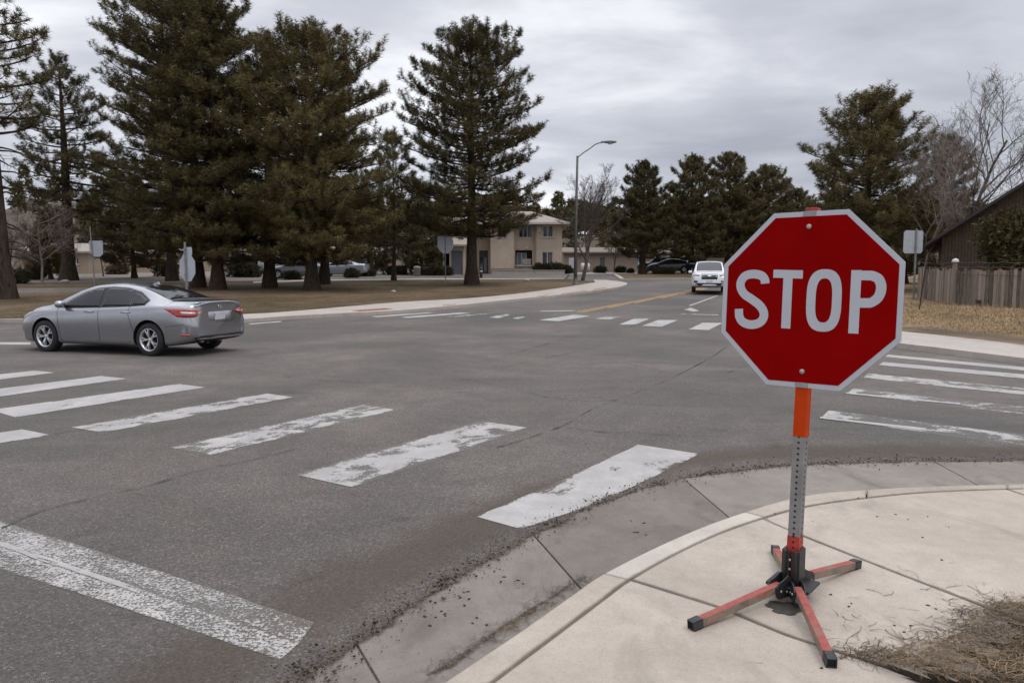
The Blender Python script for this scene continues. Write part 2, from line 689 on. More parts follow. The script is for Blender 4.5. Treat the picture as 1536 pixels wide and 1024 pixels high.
# ------------------------------------------------------------------ ground
def build_ground():
    xs = np.concatenate([np.linspace(-320, -60, 27)[:-1], np.linspace(-60, 60, 41)[:-1], np.linspace(60, 320, 27)])
    ys = np.concatenate([np.linspace(-30, 14, 12)[:-1], np.arange(14, 130, 2.0), np.linspace(130, 420, 30)])
    V = [(x, y, gz(y) - 0.10) for y in ys for x in xs]
    nx = len(xs)
    F = [(j * nx + i, j * nx + i + 1, (j + 1) * nx + i + 1, (j + 1) * nx + i) for j in range(len(ys) - 1) for i in range(nx - 1)]
    o = np_mesh('ground', V, F, DIRT)
    o['kind'] = 'structure'


build_ground()

VP2 = np.array([-0.831, 0.556])      # unit direction of the cross street (to the left, away)
VP1 = np.array([0.551, 0.834])       # unit direction of the main street (to the right, away)

drape('road', [(-70, -12), (70, -12), (70, 104), (-70, 104)], 0.0, ASPHALT)

# far left corner: pavement strip, lawn behind it
Fpx = [(-900, 462), (-500, 470), (-250, 478), (0, 483), (150, 484.5), (300, 484), (366, 483), (430, 478.5), (500, 474.5), (560, 471.5),
       (600, 469), (660, 464), (720, 457.5), (780, 451), (830, 446), (870, 441), (900, 437), (925, 433.2), (936, 430.2)]
Ffar = [P(*q, 0.02) for q in Fpx]
tip = [P(941, 428.3, .02), P(940, 426, .02), P(928, 423.6, .02), P(908, 421.6, .02), P(890, 421.4, .02)]
Lpx = [(884, 424.5), (866, 427.5), (840, 431.5), (780, 439.5), (700, 447), (600, 452.5), (500, 461), (440, 466), (366, 470.5),
       (200, 474.5), (0, 477.5), (-250, 472), (-500, 464), (-900, 455)]
Lw = [P(*q, 0.13) for q in Lpx]
Fs = smooth_path(Ffar, 3)
Ls = smooth_path(Lw, 3)
drape('sidewalk', Fs + tip + [P(893, 423.4, .12)] + Ls, 0.12, CONC_FAR, skirt=0.2, lip=0.02)
back = [(-52, 96), (-9, 96), P(760, 416.8, .13), P(850, 418.2, .13)]
drape('lawn', Ls[::-1][:1] + Ls[::-1][1:] + [P(893, 423.4, .13)] + back[::-1], 0.125, LAWN, skirt=0.25)

# driveway, path strips laid on the lawn
drape('driveway', [P(420, 421, .13), P(520, 418.2, .13), P(640, 417.2, .13), P(760, 417.2, .13), P(848, 418, .13), (7.5, 92), (-30, 92)], 0.145, ASPHALT_FAR)
drape('path', [P(380, 424.8, .13), P(470, 421.6, .13), P(640, 419.4, .13), P(846, 418.6, .13), P(846, 417.7, .13), P(640, 417.9, .13), P(470, 419.6, .13), P(380, 422.4, .13)], 0.150, CONC_FAR)
drape('dirt_path', smooth_path([P(-60, 441, .13), P(60, 439, .13), P(150, 436.5, .13), P(230, 433, .13), P(300, 429, .13), P(300, 426.6, .13), P(200, 429.5, .13),
                      P(100, 431.5, .13), P(-60, 433, .13)], 3), 0.133, make_ground('packed_dirt', [(0.3, (0.11, 0.095, 0.082)), (0.5, (0.19, 0.165, 0.145)), (0.7, (0.27, 0.235, 0.205))], 0.6))
drape('gravel_lot', [P(-100, 424.5, .13), P(170, 424, .13), P(300, 423, .13), P(400, 420.5, .13), (-26, 86), (-62, 86)], 0.131,
      make_ground('pale_gravel', [(0.3, (0.13, 0.11, 0.095)), (0.5, (0.23, 0.20, 0.175)), (0.7, (0.33, 0.29, 0.255))], 0.3))

# island lawn beyond the side street with its pale kerb
isl = [P(930, 419.3, .02), P(985, 419.2, .02), P(1040, 418.8, .02), P(1120, 418, .02), P(1200, 417, .02), (38, 79), (10.5, 79), P(925, 415.5, .02)]
drape('island_kerb', isl, 0.11, CONC_FAR, skirt=0.2)
drape('island_lawn', isl, 0.118, LAWN, inset=0.35)
drape('far_kerb', [P(838, 412.6, .02), P(900, 412.4, .02), P(960, 412.4, .02), (13.5, 79.2), (5, 79.2)], 0.13, CONC_FAR, skirt=0.2)

# far right corner: pavement fan, straw verge
Rf = [P(1100, 431, .02), P(1150, 441, .02), P(1200, 455, .02), P(1250, 477, .02), P(1290, 499, .02), P(1320, 512, .02), P(1348, 521, .02), P(1402, 528, .02),
      P(1470, 537, .02), P(1536, 545.6, .02), P(1700, 567, .02)]
Rb = [P(1100, 425, .12), P(1160, 436, .12), P(1230, 455, .12), P(1290, 479, .12), P(1330, 492, .12), P(1352, 496.5, .12), P(1402, 501.5, .12), P(1470, 509, .12), P(1536, 517, .12), P(1700, 536, .12)]
Rfs, Rbs = smooth_path(Rf, 4), smooth_path(Rb, 4)
for _L in (Rfs, Rbs):
    _L.append((_L[-1][0] - VP2[0] * 14, _L[-1][1] - VP2[1] * 14))
drape('corner_sidewalk', Rfs + Rbs[::-1], 0.12, CONC_FAR, skirt=0.2, lip=0.02)
drape('verge', Rbs + [(60, Rbs[-1][1]), (66, 76), (36, 78), P(1110, 420.5, .13)], 0.125, STRAW, skirt=0.25)
SOILSTRIP = make_dustband()
SOILSTRIP.name = 'bare_soil'
# bare soil strip beside the pavement
sp = [P(1352, 490, .13), P(1402, 495, .13), P(1470, 502, .13), P(1536, 510, .13), P(1640, 522, .13)]
ribbon('soil_strip', smooth_path(sp, 4), 3.4, 0.131, SOILSTRIP)

# ------------------------------------------------------------------ near corner
ZK = 0.13
gut_out = [P(*q, .012) for q in [(300, 1130), (440, 1024), (500, 985), (640, 893), (720, 845), (800, 801), (900, 753), (1000, 722), (1100, 705), (1200, 697), (1300, 693.5), (1400, 691), (1536, 690)]]
gut_out = smooth_path(gut_out, 4)
gut_out.append((gut_out[-1][0] - VP2[0] * 9, gut_out[-1][1] - VP2[1] * 9))
kerb_out = [P(*q, ZK) for q in [(590, 1078), (660, 1024), (780, 944), (860, 888), (905, 858), (1000, 811), (1090, 775), (1200, 743), (1300, 733), (1400, 728), (1536, 724.5)]]
kerb_in = [P(*q, ZK) for q in [(665, 1078), (735, 1024), (845, 942), (905, 897), (945, 868), (1020, 826), (1100, 791), (1200, 761), (1300, 746), (1400, 737), (1536, 732)]]
d0 = np.array(kerb_out[0]) - np.array(kerb_out[1])
d0 /= np.linalg.norm(d0)
ext = lambda p, L: tuple(np.array(p) + d0 * L)
kerb_out = smooth_path(kerb_out, 4)
kerb_in = smooth_path(kerb_in, 4)
for L in (kerb_out, kerb_in):
    L.append((L[-1][0] - VP2[0] * 9, L[-1][1] - VP2[1] * 9))
kerb_out.insert(0, ext(kerb_out[0], 6))
kerb_in.insert(0, ext(kerb_in[0], 6))
gut_out.insert(0, ext(gut_out[0], 6))


def cut(L, px, py, z):
    q = P(px, py, z)
    return min(range(len(L)), key=lambda i: math.dist(L[i], q))


# gutter pans between joints
gj = [0, cut(gut_out, 535, 963, .012), cut(gut_out, 794, 804, .012), cut(gut_out, 1020, 718, .012), cut(gut_out, 1408, 691, .012), len(gut_out) - 1]
kj = [0, cut(kerb_out, 625, 1050, ZK), cut(kerb_out, 890, 868, ZK), cut(kerb_out, 1118, 766, ZK), cut(kerb_out, 1505, 725, ZK), len(kerb_out) - 1]
for a in range(5):
    o = slab('gutter', gut_out[gj[a]:gj[a + 1] + 1] + kerb_out[kj[a]:kj[a + 1] + 1][::-1], -0.12, 0.012, CONC_GUT, 0.005, 0.004)
    o['tone'] = (0.0, 0.01, -0.015, 0.03, 0.02)[a]
# kerb segments
ks = [0, cut(kerb_out, 660, 1024, ZK), cut(kerb_out, 903, 859, ZK), cut(kerb_out, 1118, 766, ZK), cut(kerb_out, 1300, 733, ZK), cut(kerb_out, 1500, 725, ZK), len(kerb_out) - 1]
ki = [0, cut(kerb_in, 735, 1024, ZK), cut(kerb_in, 945, 868, ZK), cut(kerb_in, 1140, 777, ZK), cut(kerb_in, 1300, 746, ZK), cut(kerb_in, 1510, 733, ZK), len(kerb_in) - 1]
for a in range(6):
    o = slab('kerb', kerb_out[ks[a]:ks[a + 1] + 1] + kerb_in[ki[a]:ki[a + 1] + 1][::-1], -0.1, ZK, CONC, 0.004, 0.014)
    o['tone'] = (0.0, 0.0, 0.085, 0.0, -0.03, -0.02)[a]
# pavement slabs
J1 = [P(*q, ZK) for q in [(945, 868), (1080, 910), (1180, 951), (1260, 977), (1340, 1002), (1500, 1055)]]
J2 = [P(*q, ZK) for q in [(1143, 777), (1200, 801), (1340, 856), (1486, 912), (1700, 1000)]]
J3 = [P(*q, ZK) for q in [(1510, 733), (1620, 770), (1800, 830)]]
i1, i2, i3 = ki[2], ki[3], ki[5]
far_in = [P(1760, 905, ZK)]
o = slab('sidewalk_slab', kerb_in[0:i1 + 1] + J1[1:] + [ext(J1[-1], 5.0), ], -0.1, ZK, CONC, 0.006, 0.01)
o['tone'] = 0.01
o = slab('sidewalk_slab', J1[::-1] + kerb_in[i1 + 1:i2 + 1] + J2[1:], -0.1, ZK, CONC, 0.006, 0.01)
o['tone'] = 0.0
o = slab('sidewalk_slab', J2[::-1] + kerb_in[i2 + 1:i3 + 1] + J3[1:], -0.1, ZK, CONC, 0.006, 0.01)
o['tone'] = 0.012
o = slab('sidewalk_slab', J3[::-1] + kerb_in[i3 + 1:] + [P(2000, 850, ZK)], -0.1, ZK, CONC, 0.006, 0.01)
o['tone'] = -0.01
drape('joint_bed', kerb_out + [P(1900, 900, .1), P(1500, 1055, .1), ext(P(1500, 1055, .1), 5)], 0.105, JOINT, kind='structure', inset=0.03)

for _j in (J1, J2, J3, kerb_in[1:-1]):
    ribbon('joint_dust', smooth_path(_j, 4), 0.05, ZK + .0012, DUST)

# soil bed at the lower right with dead needles on it
bed = [P(*q, .135) for q in [(1285, 985), (1325, 982), (1362, 984), (1400, 972), (1432, 952), (1462, 930), (1490, 914), (1520, 907), (1560, 905), (1640, 905), (1760, 930)]]
bed = smooth_path(bed, 5)
rng = random.Random(3)
bedj = [(x + rng.uniform(-.012, .012), y + rng.uniform(-.012, .012)) for x, y in bed]


def build_bed():
    # mounded soil: a fan of rows from the rim inward and away behind the camera's right
    rows = 14
    base = np.array(bedj)
    c = np.array([3.2, 0.4])
    V, F = [], []
    r2 = np.random.default_rng(4)
    for k in range(rows):
        t = (k / (rows - 1)) ** 1.4 * 0.95
        for j, p in enumerate(base):
            q = p + (c - p) * t
            z = ZK - 0.012 + min(t * 3.0, 1) * 0.075 + r2.uniform(-.012, .012) * (k > 0)
            V.append((q[0], q[1], z))
    n = len(base)
    for k in range(rows - 1):
        for j in range(n - 1):
            F.append((k * n + j, k * n + j + 1, (k + 1) * n + j + 1, (k + 1) * n + j))
    o = np_mesh('soil_bed', V, F, MULCH, smooth=True)
    o['kind'] = 'structure'


build_bed()


def inside(p, poly):
    c = False
    j = len(poly) - 1
    for i in range(len(poly)):
        if (poly[i][1] > p[1]) != (poly[j][1] > p[1]) and p[0] < (poly[j][0] - poly[i][0]) * (p[1] - poly[i][1]) / (poly[j][1] - poly[i][1]) + poly[i][0]:
            c = not c
        j = i
    return c


def strands(name, pts, zs, Ls, w, mat, seed, curl=1.0, lift=0.35, parent=None):
    """curved dry stalks: 4-step thin strips"""
    r = np.random.default_rng(seed)
    n = len(pts)
    p = np.column_stack([pts, zs]).astype(float)
    az = r.uniform(0, 2 * PI, n)
    el = np.abs(r.normal(0, lift, n))
    L = np.asarray(Ls)
    k1 = r.normal(0, curl, n)
    rows = []
    for s in range(5):
        rows.append((p.copy(), az.copy(), el.copy()))
        d = np.column_stack([np.cos(az) * np.cos(el), np.sin(az) * np.cos(el), np.sin(el)])
        p = p + d * (L / 4)[:, None]
        p[:, 2] = np.maximum(p[:, 2], zs + 0.001)
        az = az + k1
        el = el - 0.28 * lift / .35
    V = np.zeros((n, 10, 3))
    for s in range(5):
        q, a, e = rows[s]
        sd = np.column_stack([-np.sin(a), np.cos(a), 0.35 * np.ones(n)])
        ww = (w * (1 - 0.16 * s) / 2)
        V[:, 2 * s] = q - sd * ww
        V[:, 2 * s + 1] = q + sd * ww
    F = np.array([[2 * s, 2 * s + 1, 2 * s + 3, 2 * s + 2] for s in range(4)])
    F = (np.arange(n)[:, None, None] * 10 + F[None]).reshape(-1, 4)
    o = np_mesh(name, V.reshape(-1, 3), F, mat, parent)
    return o


def build_mulch():
    r = random.Random(11)
    poly = bedj + [(3.2, 0.4)]
    x0, x1 = min(p[0] for p in poly), max(p[0] for p in poly)
    y0, y1 = 1.4, max(p[1] for p in poly) + .1
    pts, zs, Ls = [], [], []
    while len(pts) < 19000:
        q = (r.uniform(x0, x1), r.uniform(y0, y1))
        if inside(q, poly):
            e = min(math.dist(q, b) for b in bedj)
            pts.append(q)
            zs.append(ZK + 0.006 + min(e * 0.2, 0.055) + r.uniform(0, .02))
            Ls.append(r.uniform(.025, .085))
    # strays over the rim
    for i in range(520):
        b = r.choice(bedj[:-8])
        d = abs(r.gauss(0, .07))
        a = r.uniform(PI * .45, PI * 1.1)
        pts.append((b[0] + math.cos(a) * d, b[1] + math.sin(a) * d))
        zs.append(ZK + .002)
        Ls.append(r.uniform(.04, .14))
    for i in range(46):
        b = r.choice(bedj[5:-8])
        d = r.uniform(.05, .5)
        a = r.uniform(PI * .5, PI * 1.05)
        pts.append((b[0] + math.cos(a) * d, b[1] + math.sin(a) * d))
        zs.append(ZK + .002)
        Ls.append(r.uniform(.03, .16))
    o = strands('dead_needles', pts, np.array(zs), np.array(Ls), 0.0028, MULCHB, 5, 0.4, 0.24)
    tag(o, 'tangled brown dead needles and grass on the bed at the pavement edge', 'dead needles', kind='stuff')


build_mulch()

dust_line = []
for _i, _q in enumerate(gut_out):
    _a, _b = gut_out[max(_i - 1, 0)], gut_out[min(_i + 1, len(gut_out) - 1)]
    _d = Vector((_b[0] - _a[0], _b[1] - _a[1])).normalized()
    dust_line.append((_q[0] - _d.y * .42, _q[1] + _d.x * .42))
ribbon('road_dust', dust_line, 1.1, 0.002, DUST)

# soil washed along the joint between asphalt and gutter
ribbon('gutter_soil', gut_out, [0.40] * 8 + [0.30] * (len(gut_out) - 8), 0.018, SOILBAND)
inner = [(x * .8 + y[0] * .2, x2 * .8 + y[1] * .2) for (x, x2), y in zip(kerb_out[2:16], gut_out[2:16])]
ribbon('gutter_soil', [P(*q, .02) for q in [(640, 1010), (700, 975), (745, 945), (790, 917), (830, 893), (880, 862)]], [.10, .16, .16, .13, .11, .05], 0.017, SOILBAND)


def build_grit():
    r = np.random.default_rng(9)
    G = np.array(gut_out[1:-1])
    n = 3600
    i = r.integers(0, len(G) - 1, n)
    t = r.random((n, 1))
    p = G[i] * (1 - t) + G[i + 1] * t
    p = p + r.normal(0, .07, (n, 2)) * (.35 + np.abs(np.sin(i * .9 + t[:, 0] * 2)))[:, None]
    sz = np.exp(r.normal(-5.55, .5, n)).clip(.0015, .011)
    # squashed octahedra
    O = np.array([(1, 0, 0), (0, 1, 0), (-1, 0, 0), (0, -1, 0), (0, 0, .8), (0, 0, -.5)], float)
    a = r.uniform(0, 6.28, n)
    c, s = np.cos(a), np.sin(a)
    V = np.zeros((n, 6, 3))
    V[:, :, 0] = (O[None, :, 0] * c[:, None] - O[None, :, 1] * s[:, None] * .7)
    V[:, :, 1] = (O[None, :, 0] * s[:, None] + O[None, :, 1] * c[:, None] * .7)
    V[:, :, 2] = O[None, :, 2]
    V *= sz[:, None, None]
    V[:, :, :2] += p[:, None]
    V[:, :, 2] += 0.02 + sz[:, None] * .3
    T = np.array([(0, 1, 4), (1, 2, 4), (2, 3, 4), (3, 0, 4), (1, 0, 5), (2, 1, 5), (3, 2, 5), (0, 3, 5)])
    F = (np.arange(n)[:, None, None] * 6 + T[None]).reshape(-1, 3)
    o = np_mesh('gravel', V.reshape(-1, 3), F, make_leaf('grit', (0.03, 0.024, 0.018), (0.10, 0.08, 0.06), (0.26, 0.22, 0.18), 8.0))
    tag(o, 'loose grit and soil crumbs along the gutter edge', 'gravel', kind='stuff')
    # dry needles caught in the gutter by the kerb
    K = np.array([P(*q, .02) for q in [(640, 1012), (745, 947), (830, 893), (880, 864)]])
    m = 420
    i = r.integers(0, 3, m)
    t = r.random((m, 1))
    q = K[i] * (1 - t) + K[i + 1] * t + r.normal(0, .028, (m, 2))
    o = strands('dry_needles', q, np.full(m, .02), r.uniform(.02, .09, m), .0026, MULCHB, 8, .4, .3)
    tag(o, 'light brown dry needles caught in the gutter beside the kerb', 'dry needles', kind='stuff')


build_grit()


def build_specks():
    # small dark crumbs on the pavement slabs
    r = random.Random(21)
    mb = MB()
    for (px, py) in [(1290, 745), (1345, 775), (1392, 774), (1387, 806), (1362, 779), (1416, 837), (1420, 793), (1275, 905), (1273, 911), (1222, 785), (1315, 778),
                     (1247, 893), (1395, 905), (1404, 914), (1166, 770), (1230, 998), (1340, 940), (1352, 948), (1370, 937)]:
        x, y = P(px + r.uniform(-4, 4), py + r.uniform(-4, 4), ZK)
        s = r.uniform(.003, .008)
        pts = [(s * r.uniform(.6, 1.5) * math.cos(a), s * r.uniform(.4, .9) * math.sin(a)) for a in np.linspace(0, 2 * PI, 7)[:-1]]
        mb.prism(pts, Matrix.Translation((x, y, ZK + .0005)) @ Matrix.Rotation(r.uniform(0, 6), 4, 'Z'), 0, .003)
    for (px, py) in [(960, 800), (955, 790), (780, 880), (700, 905), (760, 868), (745, 850), (650, 930), (690, 890), (720, 930), (640, 905), (655, 918)]:
        for i in range(3):
            x, y = P(px + r.uniform(-14, 14), py + r.uniform(-10, 10), .012)
            s = r.uniform(.003, .012)
            pts = [(s * r.uniform(.6, 1.5) * math.cos(a), s * r.uniform(.4, .9) * math.sin(a)) for a in np.linspace(0, 2 * PI, 7)[:-1]]
            mb.prism(pts, Matrix.Translation((x, y, .0125)) @ Matrix.Rotation(r.uniform(0, 6), 4, 'Z'), 0, .003)
    o = mb.build('debris', JOINT)
    tag(o, 'tiny dark crumbs of debris scattered over slabs and gutter', 'debris', kind='stuff')


build_specks()

# dark oily stain under the sign's stand
st = []
r = random.Random(5)
c = P(1180, 911, ZK)
for i in range(46):
    a = 2 * PI * i / 46
    q = .082 * (1 + .16 * math.sin(a * 3 + 1) + .10 * math.sin(a * 7) + .05 * r.uniform(-1, 1))
    st.append((c[0] + q * math.cos(a) * 1.05, c[1] + q * math.sin(a) * .75))
drape('stain', st, ZK + 0.003, plain('oil_stain', (0.055, 0.047, 0.04), 0.75, var=.4, scale=30))

# ------------------------------------------------------------------ road markings
def bar_mark(pts, wear, mat=PAINT, z=0.004, nu=10, name='road_marking', rag=0.004, u0=0.0):
    """quad a-b-c-d: a->b is one long edge, d->c the other; uv u in metres along"""
    A, B, C, D = [np.array(P(*q)) for q in pts]
    L = np.linalg.norm(B - A)
    r = random.Random(int(pts[0][0] * 7 + pts[0][1]))
    V, F, UV = [], [], []
    nu = max(4, min(60, int(L / 0.12)))
    for i in range(nu + 1):
        t = i / nu
        p, q = A + (B - A) * t, D + (C - D) * t
        p = p + (q - p) * r.uniform(-rag, rag) * 3
        q = q + (p - q) * r.uniform(-rag, rag) * 3
        for k in (0, .25, .5, .75, 1):
            s = p + (q - p) * k
            V.append((s[0], s[1], gz(s[1]) + z))
            UV.append((L * t + (u0 if u0 else pts[0][1] * .37), k))
    for i in range(nu):
        for k in range(4):
            b = i * 5 + k
            F.append((b, b + 5, b + 6, b + 1))
    me = bpy.data.meshes.new(name)
    me.from_pydata(V, [], F)
    uv = me.uv_layers.new(name='UVMap')
    for l in me.loops:
        uv.data[l.index].uv = UV[l.vertex_index]
    me.validate()
    o = link(name, me, mat)
    bm = bmesh.new()
    bm.from_mesh(me)
    for f in bm.faces:
        f.normal_update()
        if f.normal.z < 0:
            f.normal_flip()
    bm.to_mesh(me)
    bm.free()
    o['kind'] = 'structure'
    o['wear'] = wear
    return o


near = [
    ([(-170, 580), (51, 556), (82, 559), (-140, 587)], .18),
    ([(-130, 599), (152, 564), (190, 568), (-95, 608)], .15),
    ([(-15, 615), (267, 576), (308, 581), (23, 626)], .25),
    ([(106, 641), (398, 590), (443, 596), (156, 649)], .48),
    ([(254, 671), (541, 607), (596, 615), (320, 683)], .56),
    ([(443, 712), (721, 631.6), (794, 642), (529, 731)], .50),
    ([(-120, 668), (33, 644), (78, 653), (-90, 680)], .35),
]
for q, w in near:
    bar_mark(q, w)
# last bar, trimmed by the gutter curve
bar_mark([(714.5, 775), (840, 722), (905, 752), (782, 794)], .33, u0=40.0)
bar_mark([(840, 722), (957, 667), (1050, 681), (905, 752)], .33, u0=40.0 + math.dist(P(714.5, 775), P(840, 722)))
# stop line: two passes of worn paint
bar_mark([(-160, 733), (150, 828), (135, 858), (-160, 762)], 0.57, WORNP, rag=.005)
bar_mark([(150, 828), (471, 934), (448, 966), (135, 858)], 0.66, WORNP, rag=.005)
bar_mark([(-160, 762), (135, 858), (116, 889), (-160, 806)], 0.58, WORNP, rag=.005)
bar_mark([(135, 858), (448, 966), (420, 990), (116, 889)], 0.57, WORNP, rag=.005)
bar_mark([(-160, 758), (211, 884), (204, 890), (-160, 767)], .5, z=.008, rag=.03)
# right crosswalk
bar_mark([(1332, 532), (1700, 566), (1700, 572), (1328, 535)], .12)
bar_mark([(1325, 543), (1700, 576), (1700, 583), (1318, 547.5)], .25)
bar_mark([(1302, 559.7), (1700, 598), (1700, 610), (1295, 567)], .5)
bar_mark([(1281, 582), (1700, 628), (1700, 642), (1269, 591)], .64)
bar_mark([(1244, 615), (1700, 673), (1700, 692), (1230, 628)], .68)
bar_mark([(1230, 625.6), (1390, 643), (1388, 646.5), (1230, 628)], .2, z=.008, rag=.02)
bar_mark([(1269, 589), (1440, 605), (1440, 607.5), (1269, 591)], .25, z=.008, rag=.02)
# far crosswalk
for q, w in [([(808, 480), (861, 472), (885, 474), (838, 481.6)], .2), ([(892, 478), (906, 475), (931, 475), (915, 479)], .42),
             ([(927, 487), (950, 478), (975, 478), (955, 486.5)], .35), ([(963, 488.6), (987, 480), (1017, 480), (992, 490)], .15),
             ([(1033, 494), (1054, 484), (1084, 484.4), (1063, 495)], .1), ([(1100, 499), (1122, 489), (1152, 489.5), (1130, 500)], .2),
             ([(732, 476), (755, 471), (771, 471), (748, 477.4)], .5), ([(768, 477.5), (780, 474.5), (790, 475), (778, 478.4)], .42),
             ([(672, 474.5), (735, 469), (745, 469.8), (684, 476)], .6), ([(600, 475.5), (690, 468.8), (707, 469.6), (612, 477)], .3),
             ([(556, 474.4), (640, 468.6), (652, 469.2), (566, 475.8)], .3), ([(372, 485.5), (420, 481.6), (424, 482.6), (376, 486.6)], .2)]:
    bar_mark(q, w)
bar_mark([(-120, 512.6), (46, 513.5), (46, 517), (-120, 516.5)], .15)
bar_mark([(811, 466.2), (862, 465.4), (862, 466.6), (811, 467.4)], .4)
# lane line, arrow, yellow centre lines
bar_mark([(1033, 458), (1075, 443), (1078, 443.2), (1037, 458.6)], .2)
bar_mark([(1026, 464.4), (1036, 461.6), (1049, 466), (1040, 467.4)], .2)
bar_mark([(1020, 470.2), (1078, 471.8), (1078, 473), (1020, 471.2)], .55)
YL = [(862, 467.6), (900, 460.6), (940, 453.4), (980, 446.0), (1010, 440.2), (1038, 434.2), (1060, 429.6)]
for i in range(len(YL) - 1):
    (a, b), (c2, d) = YL[i], YL[i + 1]
    bar_mark([(a, b), (c2, d), (c2 + 3.2, d + .5), (a + 6, b + .55)], .05, YPAINT)
    bar_mark([(a + 8.5, b + .75), (c2 + 4.8, d + .7), (c2 + 7.8, d + 1.2), (a + 14, b + 1.25)], .05, YPAINT)
# faded yellow on the far kerb
for a, b in (((664, 463.2), (684, 461)), ((806, 448.3), (822, 446.6)), ((842, 444.6), (880, 439.6)), ((890, 437.6), (910, 434.8))):
    bar_mark([(a[0], a[1] - 1.2), (b[0], b[1] - 1.2), (b[0], b[1] + .3), (a[0], a[1] + .3)], .5, YPAINT, z=.1235)
bar_mark([(527, 470.5), (578, 466.8), (590, 468.6), (540, 472)], .2, plain('red_tactile_pad', (0.22, 0.075, 0.055), .8, var=.3), z=.1245)

# cracks
def crack(px, w, seed, n=6):
    r = random.Random(seed)
    q = [P(*p) for p in px]
    pts = smooth_path(q, n)
    w *= .8
    ws = [w * r.uniform(.25, 1.5) for _ in pts]
    ribbon('road_crack', pts, ws, 0.009, CRACK, jag=w * .7, seed=seed)


crack([(745, 672), (800, 655), (850, 636), (890, 613), (925, 600), (965, 585), (1010, 566), (1060, 540), (1090, 520)], .018, 1)
crack([(776, 585), (830, 598), (880, 602), (925, 600)], .016, 2)
crack([(840, 600), (890, 596), (935, 604), (1010, 610)], .012, 3)
crack([(850, 642), (900, 648), (960, 650), (1020, 654), (1080, 655)], .016, 4)
crack([(0, 795), (60, 768), (150, 745), (230, 727), (300, 706), (370, 692), (450, 672)], .014, 5)
crack([(425, 565), (480, 571), (540, 574), (600, 573)], .018, 6)
crack([(470, 582), (530, 580), (570, 585)], .014, 7)
crack([(735, 540), (790, 525), (850, 508), (900, 497), (960, 487)], .02, 8)
crack([(765, 549), (810, 539), (850, 531), (905, 518)], .02, 9)
crack([(60, 655), (150, 640), (240, 625), (330, 610)], .012, 10)
crack([(870, 548), (920, 545), (960, 550), (1000, 558)], .014, 12)
crack([(1090, 560), (1130, 545), (1170, 535)], .014, 13)
crack([(1160, 700), (1260, 692), (1340, 684), (1420, 690), (1536, 688)], .02, 14)
crack([(640, 560), (700, 570), (760, 582)], .012, 15)

# dry straw tufts on the right verge, short dormant grass on the lawn
def build_straw():
    r = random.Random(31)
    pts, zs, Ls = [], [], []
    while len(pts) < 15000:
        px, py = r.uniform(1340, 1600), r.uniform(448, 503)
        if py > 489 + (px - 1352) * .12 - r.random() * 14:
            continue
        x, y = P(px, py, .13)
        if y > 60:
            continue
        pts.append((x, y))
        zs.append(gz(y) + .12)
        Ls.append(r.uniform(.06, .22) * (1.7 if 455 < py < 478 else 1))
    o = strands('straw', pts, np.array(zs), np.array(Ls), .012, STRAWB, 6, .3, .9)
    tag(o, 'straw coloured dry grass on the verge in front of the wooden fence', 'dry grass', kind='stuff')
    pts, zs, Ls = [], [], []
    while len(pts) < 16000:
        px, py = r.uniform(-20, 885), r.uniform(424, 476)
        x, y = P(px, py, .13)
        if y > 60 or not inside((x, y), LAWNPOLY):
            continue
        pts.append((x, y))
        zs.append(gz(y) + .12)
        Ls.append(r.uniform(.03, .10))
    o = strands('grass', pts, np.array(zs), np.array(Ls), .016, LAWNB, 16, .3, .9)
    tag(o, 'short dormant brown grass of the lawn under the pines', 'grass', kind='stuff')


LAWNPOLY = Ls + [(-52, 96), P(760, 416.8, .13), P(850, 418.2, .13)]
build_straw()
# ------------------------------------------------------------------ stop sign on its folding stand
RED = plain('stop_red', (0.23, 0.0012, 0.0015), 0.6, var=0.08, scale=5, spec=0.02)
WHITE = plain('sign_white', (0.44, 0.455, 0.49), 0.45, var=0.04, scale=8)
GALV = plain('galvanised_steel', (0.25, 0.245, 0.24), 0.5, metal=0.5, var=0.18, scale=14)
ALU = plain('sign_back_aluminium', (0.42, 0.44, 0.48), 0.5, metal=0.35, var=0.08, scale=5)
ORANGE = plain('orange_tape', (0.47, 0.045, 0.005), 0.6, var=0.12, scale=12, spec=0.08)
REDTUBE = plain('red_tube_paint', (0.42, 0.055, 0.04), 0.5, var=0.25, scale=18)
BLACKM = plain('black_steel', (0.018, 0.018, 0.019), 0.5, var=0.3, scale=20)
CAPM = plain('rubber_cap', (0.035, 0.036, 0.038), 0.65, var=0.2, scale=30)
HOLE = plain('hole_dark', (0.012, 0.012, 0.012), 0.8)
BOLT = plain('bolt_zinc', (0.40, 0.37, 0.32), 0.4, metal=0.7, var=0.3, scale=60)


def make_legpaint():
    k = NT('worn_red_leg_paint')
    co = k.coord()
    g = k.n('NewGeometry')
    a = k.noise(k.coord(scale=(1, 1, 1)), 14, 7, 0.7, 0.4)
    b = k.noise(co, 5, 4, 0.6)
    s = k.math('ADD', k.math('MULTIPLY', a, 0.6), k.math('MULTIPLY', b, 0.4))
    pk = k.ramp(k.noise(co, 40, 4, 0.6), [(0.3, (0.26, 0.04, 0.032)), (0.7, (0.34, 0.075, 0.06))])
    col = k.mix(k.ramp(s, [(0.48, 0.0), (0.56, 1.0)]), pk, (0.20, 0.125, 0.085))
    k.set(Base_Color=col, Roughness=0.55)
    k.bump(a, 0.2, 0.003)
    return k.m


